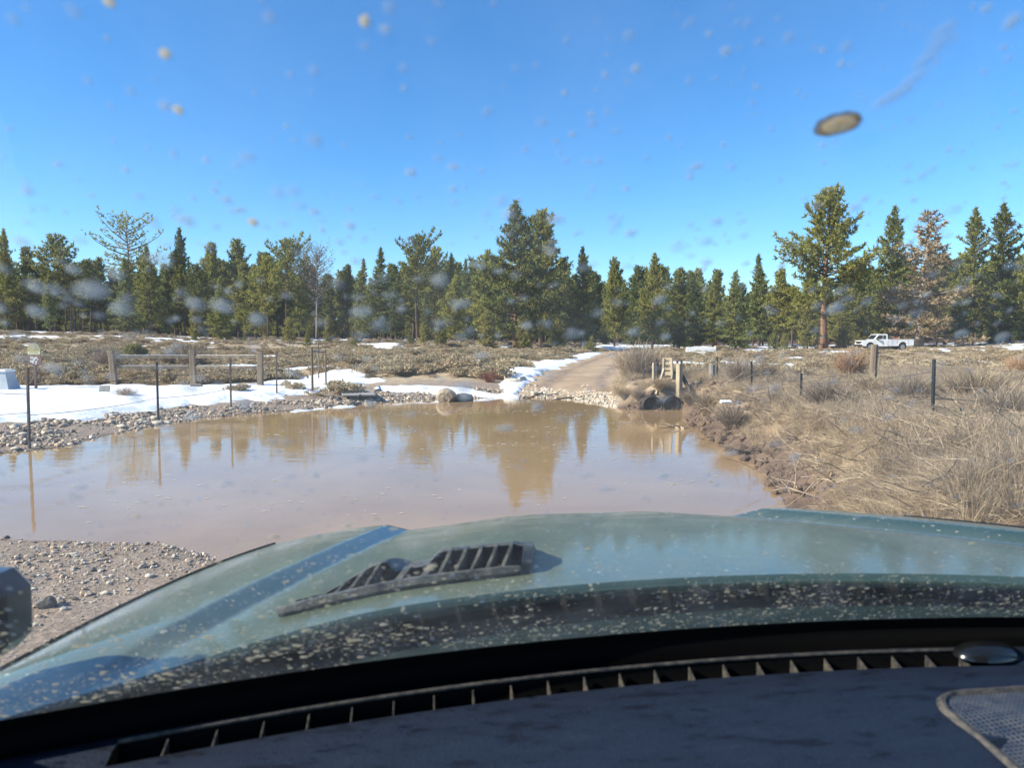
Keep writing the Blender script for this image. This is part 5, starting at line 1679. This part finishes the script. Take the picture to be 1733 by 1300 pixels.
# fender below the hood seam, and the nose
for sg, col_ in ((-1, 0), (1, -1)):
    e = P3[:, col_:col_ + 1].copy(); e = e.reshape(-1, 3)
    rows = []
    for dx, dz in ((-.012, -.004), (.0, -.012), (.03, -.05), (.05, -.16), (.05, -.55)):
        q = e.copy(); q[:, 0] += sg * dx; q[:, 2] = np.minimum(q[:, 2] + dz, 10); rows.append(q[None])
    grid_obj('fender', np.concatenate(rows, 0), M['paint'], truck)
e = P3[-1:].reshape(-1, 3)
rows = []
for dy, dz in ((.0, -.01), (.01, -.05), (.02, -.35)):
    q = e.copy(); q[:, 1] += dy; q[:, 2] += dz; rows.append(q[None])
grid_obj('front_panel', np.concatenate(rows, 0), M['black_plastic'], truck)
mb = MB(); mb.box(T(X0, 2.1, -1.05), (1.9, .22, .28), bev=.06); mb.build('bumper', M['black_plastic'], truck)
# lower body, doors, cab shell behind the lens
for sg in (-1, 1):
    mb = MB(); mb.box(T(X0 + sg * 1.0, -.75, -.78), (.10, 3.0, .66), bev=.03)
    mb.build('door', M['paint'], truck)
for sg in (-1, 1):
    for yy in (1.35, -2.2):
        mb = MB(); c_ = T(X0 + sg * .92, yy, -CAMZ + TZ + .40)
        mb.tube([(c_[0] - .14, c_[1], c_[2]), (c_[0] - .12, c_[1], c_[2]), (c_[0] + .12, c_[1], c_[2]), (c_[0] + .14, c_[1], c_[2])], [.33, .40, .40, .33], 24)
        wh = mb.build('wheel', M['rubber'], truck)
        mb = MB(); mb.tube([(c_[0] + sg * .13, c_[1], c_[2]), (c_[0] + sg * .15, c_[1], c_[2])], [.25, .22], 18); mb.build('rim', M['chrome'], wh)
mb = MB(); mb.box(T(X0, 1.42, -.72), (1.86, .95, .34)); mb.build('engine_bay', M['matte_black'], truck)
mb = MB(); mb.box(T(X0, -.2, -1.15), (1.8, 4.3, .2)); mb.build('chassis', M['matte_black'], truck)
roof = [T(X0 - .70, .24, .30), T(X0 + .70, .24, .30), T(X0 + .72, -.3, .36), T(X0 - .72, -.3, .36), T(X0 + .70, -1.6, .33), T(X0 - .70, -1.6, .33)]
mb = MB(); mb.add(roof, [(0, 1, 2, 3), (3, 2, 4, 5)]); mb.add([(p[0], p[1], p[2] + .05) for p in roof], [(3, 2, 1, 0), (5, 4, 2, 3)])
mb.add([roof[0], roof[1], (roof[1][0], roof[1][1], roof[1][2] + .05), (roof[0][0], roof[0][1], roof[0][2] + .05)], [(0, 1, 2, 3)])
mb.build('roof', M['paint'], truck)
mb = MB(); mb.box(T(X0, -1.62, -.4), (1.5, .05, 1.45)); mb.build('rear_wall', M['matte_black'], truck)

# cowl between the hood's rear edge and the glass
s_ = np.linspace(-1.02, 1.02, 81)
def Yb(X): return 1.012 - .155 * ((X - .52) / .97) ** 2
rows = []
for off, zz in ((0, -.432), (.012, -.450), (.05, -.468)):
    rows.append(np.stack([X0 + s_, Yb(X0 + s_) + .018 + off * 0 + off, np.full(len(s_), zz)], -1)[None])
rows.append(np.stack([X0 + s_, Yr(s_) - .02, np.full(len(s_), -.462) - .06 * (np.abs(s_) / 1.1) ** 3], -1)[None])
rows.append(np.stack([X0 + s_, Yr(s_) + .035, np.full(len(s_), -.450) - .075 * (np.abs(s_) / 1.1) ** 3], -1)[None])
grid_obj('cowl_panel', np.concatenate(rows, 0), M['cowl'], truck)

# ---- hood vent: raised black scoop opening toward the glass
def hz_(X, Y): return float(hoodz(np.array([X - X0]), np.array([Y]))[0])
vent = empty('hood_vent'); vent.parent = truck
def vp(X, Y, up): return T(X, Y, hz_(X, Y) + up)
fl_ = [(-.225, 1.165), (-.10, 1.19), (.02, 1.212), (.16, 1.238)]       # rear foot line, left to right
def foot(k):        # k 0..1 along the rear foot line
    X = -.225 + .39 * k; return X, 1.165 + .075 * k
mb = MB()       # rear bar
pts_ = [foot(k) for k in np.linspace(0, 1, 12)]
mb.tube([vp(x_, y_, .008) for x_, y_ in pts_], [.007] + [.010] * 10 + [.008], 6); mb.build('rear_bar', M['vent_plastic'], vent)
# top lip and sloping cover: height profile along k with a notch in the middle
def lip(k):
    return .038 * float(sstep(.02, .42, k)) * (1 - .55 * float(sstep(.38, .42, k) * sstep(.62, .55, k))) * (1 if k < .97 else .9)
ks = np.linspace(0, 1, 60)
rows = []
for d_, f_ in ((.055, 1.0), (.062, 1.06), (.075, 1.06), (.12, .8), (.18, .3), (.22, -.06)):
    row = []
    for k in ks:
        x_, y_ = foot(k)
        dd = d_ * (.35 + .65 * float(sstep(0, .35, k)))
        row.append((x_ + .25 * dd, y_ + dd, hz_(x_ + .25 * dd, y_ + dd) + max(lip(k) * f_, -.004) + (.004 if d_ < .2 else -.006)))
    rows.append(row)
grid_obj('cover', np.array(rows), M['vent_plastic'], vent)
# floor of the opening and end cap
rows = []
for d_, up in ((.004, .004), (.05, .006), (.07, .01)):
    rows.append([(foot(k)[0] + .25 * d_, foot(k)[1] + d_, hz_(foot(k)[0], foot(k)[1] + d_) + up) for k in ks])
grid_obj('opening_floor', np.array(rows), M['matte_black'], vent)
mb = MB(); x_, y_ = foot(1.0)
sec = [vp(x_, y_ - .004, -.004), vp(x_ + .004, y_, .022), vp(x_ + .014, y_ + .055, .040), vp(x_ + .02, y_ + .09, .039), vp(x_ + .045, y_ + .2, .0), vp(x_ + .03, y_ + .1, -.01)]
mb.add(sec + [(p[0] + .018, p[1] + .004, p[2] - .004) for p in sec], [(0, 1, 2, 3, 4, 5), (11, 10, 9, 8, 7, 6)] + [(i, (i + 1) % 6, 6 + (i + 1) % 6, 6 + i) for i in range(6)])
mb.build('end_cap', M['vent_plastic'], vent)
for k in (.12, .19, .26, .33, .45, .56, .64, .71, .78, .85, .92):
    x_, y_ = foot(k); h_ = lip(k) * .98 + .004
    th = .006 if k not in (.45, .56) else .012
    mb = MB(); V = []
    for tt in np.linspace(0, 1, 6):
        yy = y_ + .006 + .058 * tt; xx = x_ + .012 * math.sin(tt * 2.2) + .014 * tt
        for dx in (-th / 2, th / 2):
            V.append(vp(xx + dx, yy, .002)); V.append(vp(xx + dx, yy, .004 + h_ * min(1, .15 + 1.1 * tt ** .7)))
    F = []
    for i in range(5):
        o_ = i * 4; q = o_ + 4
        F += [(o_, o_ + 1, q + 1, q), (o_ + 2, q + 2, q + 3, o_ + 3), (o_ + 1, o_ + 3, q + 3, q + 1)]
    F += [(0, 2, 3, 1)]
    mb.add(V, F); mb.build('fin', M['vent_plastic'], vent)

# ---- windshield
def wpt(X, h, off=0.0):
    y_ = Yb(X) - .76 * h + .02 * math.sin(math.pi * h) ; z_ = -.432 + .735 * h
    return (X * (1 - .0 * h), y_ + off * .69, z_ + off * .72)
Xs = np.linspace(-.55, 1.59, 61); hs = np.linspace(0, 1, 31)
outer = np.array([[wpt(X, h, .005) for X in Xs] for h in hs])
inner = np.array([[wpt(X, h, 0) for X in Xs] for h in hs])
Pn = np.concatenate([outer, inner[::-1], outer[:1]], 0)
ws = grid_obj('windshield', Pn, M['glass'], truck)
band = np.array([[wpt(X, h, -.002) for X in Xs] for h in np.linspace(-.004, .030, 5)])
grid_obj('shadow_border', band, M['matte_black'], ws)  # opaque black strip painting the shadow over the dashboard's far edge
seal = np.array([[(wpt(X, 0)[0], wpt(X, 0)[1] + dy, wpt(X, 0)[2] + dz) for X in Xs] for dy, dz in ((.012, .006), (.018, .0), (.016, -.02), (.03, -.25))])
grid_obj('rubber_seal', seal, M['matte_black'], ws)
for sg in (-1, 1):
    Xe = -.55 if sg < 0 else 1.59
    mb = MB(); mb.tube([T(*wpt(Xe + sg * .05, -.05)), T(*wpt(Xe + sg * .05, .5)), T(*wpt(Xe + sg * .03, 1.02))], [.06, .055, .05], 8)
    mb.build('pillar', M['paint'], truck, True)

# dirt on the glass
rs = random.Random(12)
rotm = Matrix.Rotation(-PSI, 3, 'Z')
def hit_ws(u, v):
    """where the line of sight through photo pixel (u, v) meets the glass, truck-local"""
    d = rotm @ Vector(ray(u, v))
    lo_, hi_ = .1, 3.0
    t_ = .2
    while t_ < 3:
        p = d * t_
        h = (p.z + .432) / .735
        if p.y >= wpt(p.x, h)[1]: break
        t_ += .004
    h = (d.z * t_ + .432) / .735
    return d.x * t_, h
def ring(mb, X, h, ro, ri, off=.0070, n=20, el=1.8, rot=.25):
    c_ = Vector(wpt(X, h, off)); tx = Vector((1, 0, 0)); ty = (Vector(wpt(X, h + .01, off)) - Vector(wpt(X, h - .01, off))).normalized()
    V = []
    for r_ in (ro, ri):
        for k in range(n):
            a_ = 2 * math.pi * k / n; q = r_ * rs.uniform(.92, 1.08)
            x_ = math.cos(a_) * q * el; y_ = math.sin(a_) * q
            V.append(T(*(c_ + tx * (x_ * math.cos(rot) - y_ * math.sin(rot)) + ty * (x_ * math.sin(rot) + y_ * math.cos(rot)))))
    mb.add(V, [(k, (k + 1) % n, n + (k + 1) % n, n + k) for k in range(n)])
def soft(mb, X, h, r_, **kw):
    for k_ in (.55, .8, 1.05, 1.3): blot(mb, X, h, r_ * k_, off=.0058 + .0003 * k_, **kw)
def blot(mb, X, h, r_, off=.0062, n=9, el=1.0, rot=0.0):
    c_ = Vector(wpt(X, h, off)); tx = Vector((1, 0, 0)); ty = (Vector(wpt(X, h + .01, off)) - Vector(wpt(X, h - .01, off))).normalized()
    V = [T(*c_ + Vector((0, .69, .72)) * min(r_ * .25, .0015))]; w_ = [rs.uniform(.72, 1.25) for _ in range(n)]
    for k in range(n):
        a_ = 2 * math.pi * k / n; rr_ = r_ * (w_[k] * .6 + w_[k - 1] * .4)
        x_ = math.cos(a_) * rr_ * el; y_ = math.sin(a_) * rr_
        x2 = x_ * math.cos(rot) - y_ * math.sin(rot); y2 = x_ * math.sin(rot) + y_ * math.cos(rot)
        V.append(T(*(c_ + tx * x2 + ty * y2)))
    mb.add(V, [(0, 1 + k, 1 + (k + 1) % n) for k in range(n)])
thick = MB(); thin = MB(); faint = MB(); M_rim = MB(); M_splat = MB()
def px_r(px, u, v):
    X, h = hit_ws(u, v); y_ = wpt(X, h)[1]
    return px / FPX * y_
for u, v, r_ in [(180, 14, 11), (278, 105, 10), (298, 197, 9), (617, 50, 11), (428, 388, 9), (42, 320, 8), (612, 324, 6)]:
    X, h = hit_ws(u, v); blot(thick if r_ > 8 else thin, X, h, px_r(r_, u, v))
X, h = hit_ws(1422, 221); ring(M_rim, X, h, px_r(25, 1422, 221), px_r(17, 1422, 221)); blot(M_splat, X, h, px_r(20, 1424, 219), off=.0064, el=1.85, rot=.25, n=14)
for u, v in ((1500, 180), (1530, 165), (1555, 140), (1572, 110), (1590, 85), (1602, 60)):
    X, h = hit_ws(u, v); soft(faint, X, h, px_r(13, u, v), el=2.0, rot=.7)
for u, v, r_ in [(158, 503, 20), (202, 533, 17), (60, 540, 16), (330, 525, 15), (376, 528, 16), (437, 552, 14), (270, 452, 18), (193, 476, 14), (62, 497, 16), (745, 485, 14), (570, 490, 13), (1015, 540, 12), (1470, 520, 13), (1405, 535, 11), (160, 505, 12),
                 (130, 38, 13), (457, 47, 12), (224, 170, 9), (26, 50, 11), (533, 135, 10), (660, 30, 12), (1068, 68, 11), (1335, 76, 11), (1003, 220, 9), (826, 198, 10), (683, 130, 9), (1434, 90, 13), (1720, 45, 15), (1578, 297, 10), (1190, 290, 8), (1034, 378, 10), (1014, 285, 8), (1006, 330, 8), (1546, 212, 7), (1170, 146, 8), (1275, 185, 7)]:
    X, h = hit_ws(u, v); soft(thin if r_ >= 14 else faint, X, h, px_r(r_ * .95, u, v), el=1.5 if r_ == 20 else 1)
for k in range(330):
    u = rs.uniform(-40, 1780); v = rs.triangular(180, 900, 520)
    if u > 900 and v < 420 and rs.random() < .0: continue
    X, h = hit_ws(u, v); soft(faint if rs.random() < .75 else thin, X, h, px_r(rs.triangular(3, 15, 6), u, v), el=rs.uniform(.8, 1.5))
for k in range(380):
    u = rs.uniform(-40, 1780); v = rs.uniform(-20, 640)
    if v < 330 and u < 800 and rs.random() < .6: continue
    X, h = hit_ws(u, v); soft(thin if rs.random() < .3 else faint, X, h, px_r(rs.triangular(2.5, 9, 4), u, v), el=rs.uniform(.8, 1.3))
for k in range(420):
    u = rs.uniform(-30, 1760); v = rs.uniform(780, 1180)
    X, h = hit_ws(u, v)
    if h < .01: continue
    soft(faint, X, h, rs.uniform(.0015, .004))
# fine splash near the foot of the glass, thickest at the left
k = 0
while k < 16000:
    X = rs.uniform(-.54, 1.5); h = abs(rs.gauss(.0, .085 if X > .25 else .125)) + .012
    wgt = (1.0 if X < .0 else .75) * float(np.clip((fbm(X * 9, h * 26, 301, 3) - .30) * 3.2, .06, 1))
    if rs.random() > wgt: continue
    q = rs.random()
    r_ = min(.00042 * rs.paretovariate(1.9), .0024)
    if X < .05 and q > .88: r_ *= 1.7
    blot(thick if q > .55 else thin, X, h, r_, el=rs.uniform(.9, 2.4), n=7)
    k += 1
for nm, mb_, mt in (('mud_splash', thick, 'mud_thick'), ('dirt_spots', thin, 'mud_thin'), ('faint_dirt', faint, 'mud_faint'), ('splat_rim', M_rim, 'mud_dark'), ('mud_splat', M_splat, 'mud_tan')):
    o = mb_.build(nm, M[mt], ws, True); o['kind'] = 'stuff'

# ---- dashboard
def dash_row(off, zz, Xa=-.62, Xb=1.66, n=121):
    X = np.linspace(Xa, Xb, n)
    return np.stack([X, Yb(X) + off, np.full(n, zz)], -1)[None]
SL0, SL1 = -.345, .80       # ends of the defroster slot
rows = [dash_row(.02, -.56), dash_row(.006, -.478), dash_row(-.008, -.462), dash_row(-.024, -.458)]
fr_row = grid_obj('dashboard', np.concatenate(rows + [dash_row(-.0300, -.4585)], 0), M['dash'], truck)
dash = fr_row
main = []
for off, zz in ((-.062, -.474), (-.064, -.466), (-.072, -.4625), (-.12, -.462), (-.25, -.466), (-.40, -.485), (-.46, -.52), (-.50, -.7)):
    main.append(dash_row(off, zz))
# the main top continues to the front edge outside the slot
grid_obj('top_panel', np.concatenate(main, 0), M['dash'], dash)
for Xa, Xb in ((-.62, SL0), (SL1, 1.66)):
    grid_obj('end_panel', np.concatenate([dash_row(-.0300, -.4585, Xa, Xb, 31), dash_row(-.045, -.459, Xa, Xb, 31), dash_row(-.0641, -.4658, Xa, Xb, 31)], 0), M['dash'], dash)
slot = np.concatenate([dash_row(-.0300, -.459, SL0, SL1, 81), dash_row(-.0315, -.50, SL0, SL1, 81), dash_row(-.060, -.505, SL0, SL1, 81), dash_row(-.0625, -.474, SL0, SL1, 81)], 0)
grid_obj('defroster_slot', slot, M['matte_black'], dash)
lipx = np.linspace(SL0, SL1, 60)
mb = MB(); mb.tube([T(X, Yb(X) - .0285, -.4575) for X in lipx], [.0028] * 60, 6); mb.build('slot_trim', M['dash_trim'], dash, True)
nf = 22
for k in range(nf):
    X = SL0 + .05 + (SL1 - SL0 - .07) * k / (nf - 1)
    mb = MB(); y_ = Yb(X)
    V = [T(X, y_ - .0315, -.463), T(X, y_ - .060, -.472), T(X, y_ - .060, -.50), T(X, y_ - .0315, -.50)]
    V += [(p[0] + .0015, p[1], p[2]) for p in V]
    mb.add(V, [(0, 1, 2, 3), (7, 6, 5, 4), (0, 4, 5, 1), (1, 5, 6, 2), (3, 7, 4, 0)])
    mb.build('fin', M['dash_trim'], dash)
# speaker grille and its rim
def rrect(cx, cy, hx, hy, r_, n=8):
    P_ = []
    for sx, sy, a0 in ((1, 1, 0), (-1, 1, 90), (-1, -1, 180), (1, -1, 270)):
        for k in range(n + 1):
            a_ = R(a0 + 90 * k / n); P_.append((cx + sx * (hx - r_) + math.cos(a_) * r_, cy + sy * (hy - r_) + math.sin(a_) * r_))
    return P_
cx_, cy_ = .79, .745
def l2(x_, y_): return x_, y_
out_ = rrect(cx_, cy_, .148, .113, .05); inn = rrect(cx_, cy_, .144, .109, .047)
zt_ = -.4625
def dz_at(x_, y_):      # dashboard top height under (x, y)
    off = y_ - Yb(x_)
    return float(np.interp(off, [-.46, -.40, -.25, -.12, -.072, -.064], [-.52, -.485, -.466, -.462, -.4625, -.466]))
mb = MB()
for rr1, rr2, z1, z2 in ((rrect(cx_, cy_, .153, .118, .053), out_, .0006, .006), (out_, inn, .006, .006), (inn, rrect(cx_, cy_, .141, .106, .045), .006, .001)):
    n = len(rr1)
    V = [T(p[0], p[1], dz_at(*p) + z1) for p in rr1] + [T(p[0], p[1], dz_at(*p) + z2) for p in rr2]
    mb.add(V, [(i, (i + 1) % n, n + (i + 1) % n, n + i) for i in range(n)])
mb.build('speaker_rim', M['dash_trim'], dash, True)
pl = rrect(cx_, cy_, .142, .107, .045); n = len(pl)
mb = MB(); mb.add([T(p[0], p[1], dz_at(*p) + .002) for p in pl] + [T(cx_ + (p[0] - cx_) * .6, cy_ + (p[1] - cy_) * .6, dz_at(*p) + .006) for p in pl] + [T(cx_, cy_, -.4555)], [(i, (i + 1) % n, n + (i + 1) % n, n + i) for i in range(n)] + [(n + i, n + (i + 1) % n, 2 * n) for i in range(n)])
mb.build('speaker_grille', M['grille'], dash, True)
# round light sensor near the glass
mb = MB(); n = 20; c_ = (.815, .958)
V = []; F = []
for r_, zz in ((.046, .0), (.044, .006), (.034, .013), (.018, .017)):
    for k in range(n):
        a_ = 2 * math.pi * k / n; V.append(T(c_[0] + math.cos(a_) * r_ * 1.1, c_[1] + math.sin(a_) * r_ * .62, -.4605 + zz))
for i in range(3):
    for k in range(n):
        j = (k + 1) % n; F.append((i * n + k, i * n + j, i * n + n + j, i * n + n + k))
F.append(tuple(3 * n + k for k in range(n)))
mb.add(V, F); mb.build('light_sensor', M['black_plastic'], dash, True)

# ---- door mirror outside the left pillar
mir = empty('door_mirror'); mir.parent = truck
def wl(u, v, y):      # truck-local point behind photo pixel (u, v) at distance y
    p = rotm @ Vector(ray(u, v)) * y
    return p
p_ = wl(-88, 1036, .93)
mb = MB(); mb.box(T(p_.x, p_.y, p_.z), (.19, .085, .104), -.18, bev=.022); mb.build('housing', M['black_plastic'], mir)
mb = MB(); mb.box(T(p_.x + .004, p_.y - .044, p_.z), (.172, .006, .09), -.18, bev=.002); mb.build('mirror_back_trim', M['cowl'], mir)
mb = MB(); mb.tube([T(p_.x - .02, p_.y - .02, p_.z - .03), T(p_.x + .02, p_.y - .22, p_.z - .12)], [.03, .035], 8); mb.build('arm', M['black_plastic'], mir)
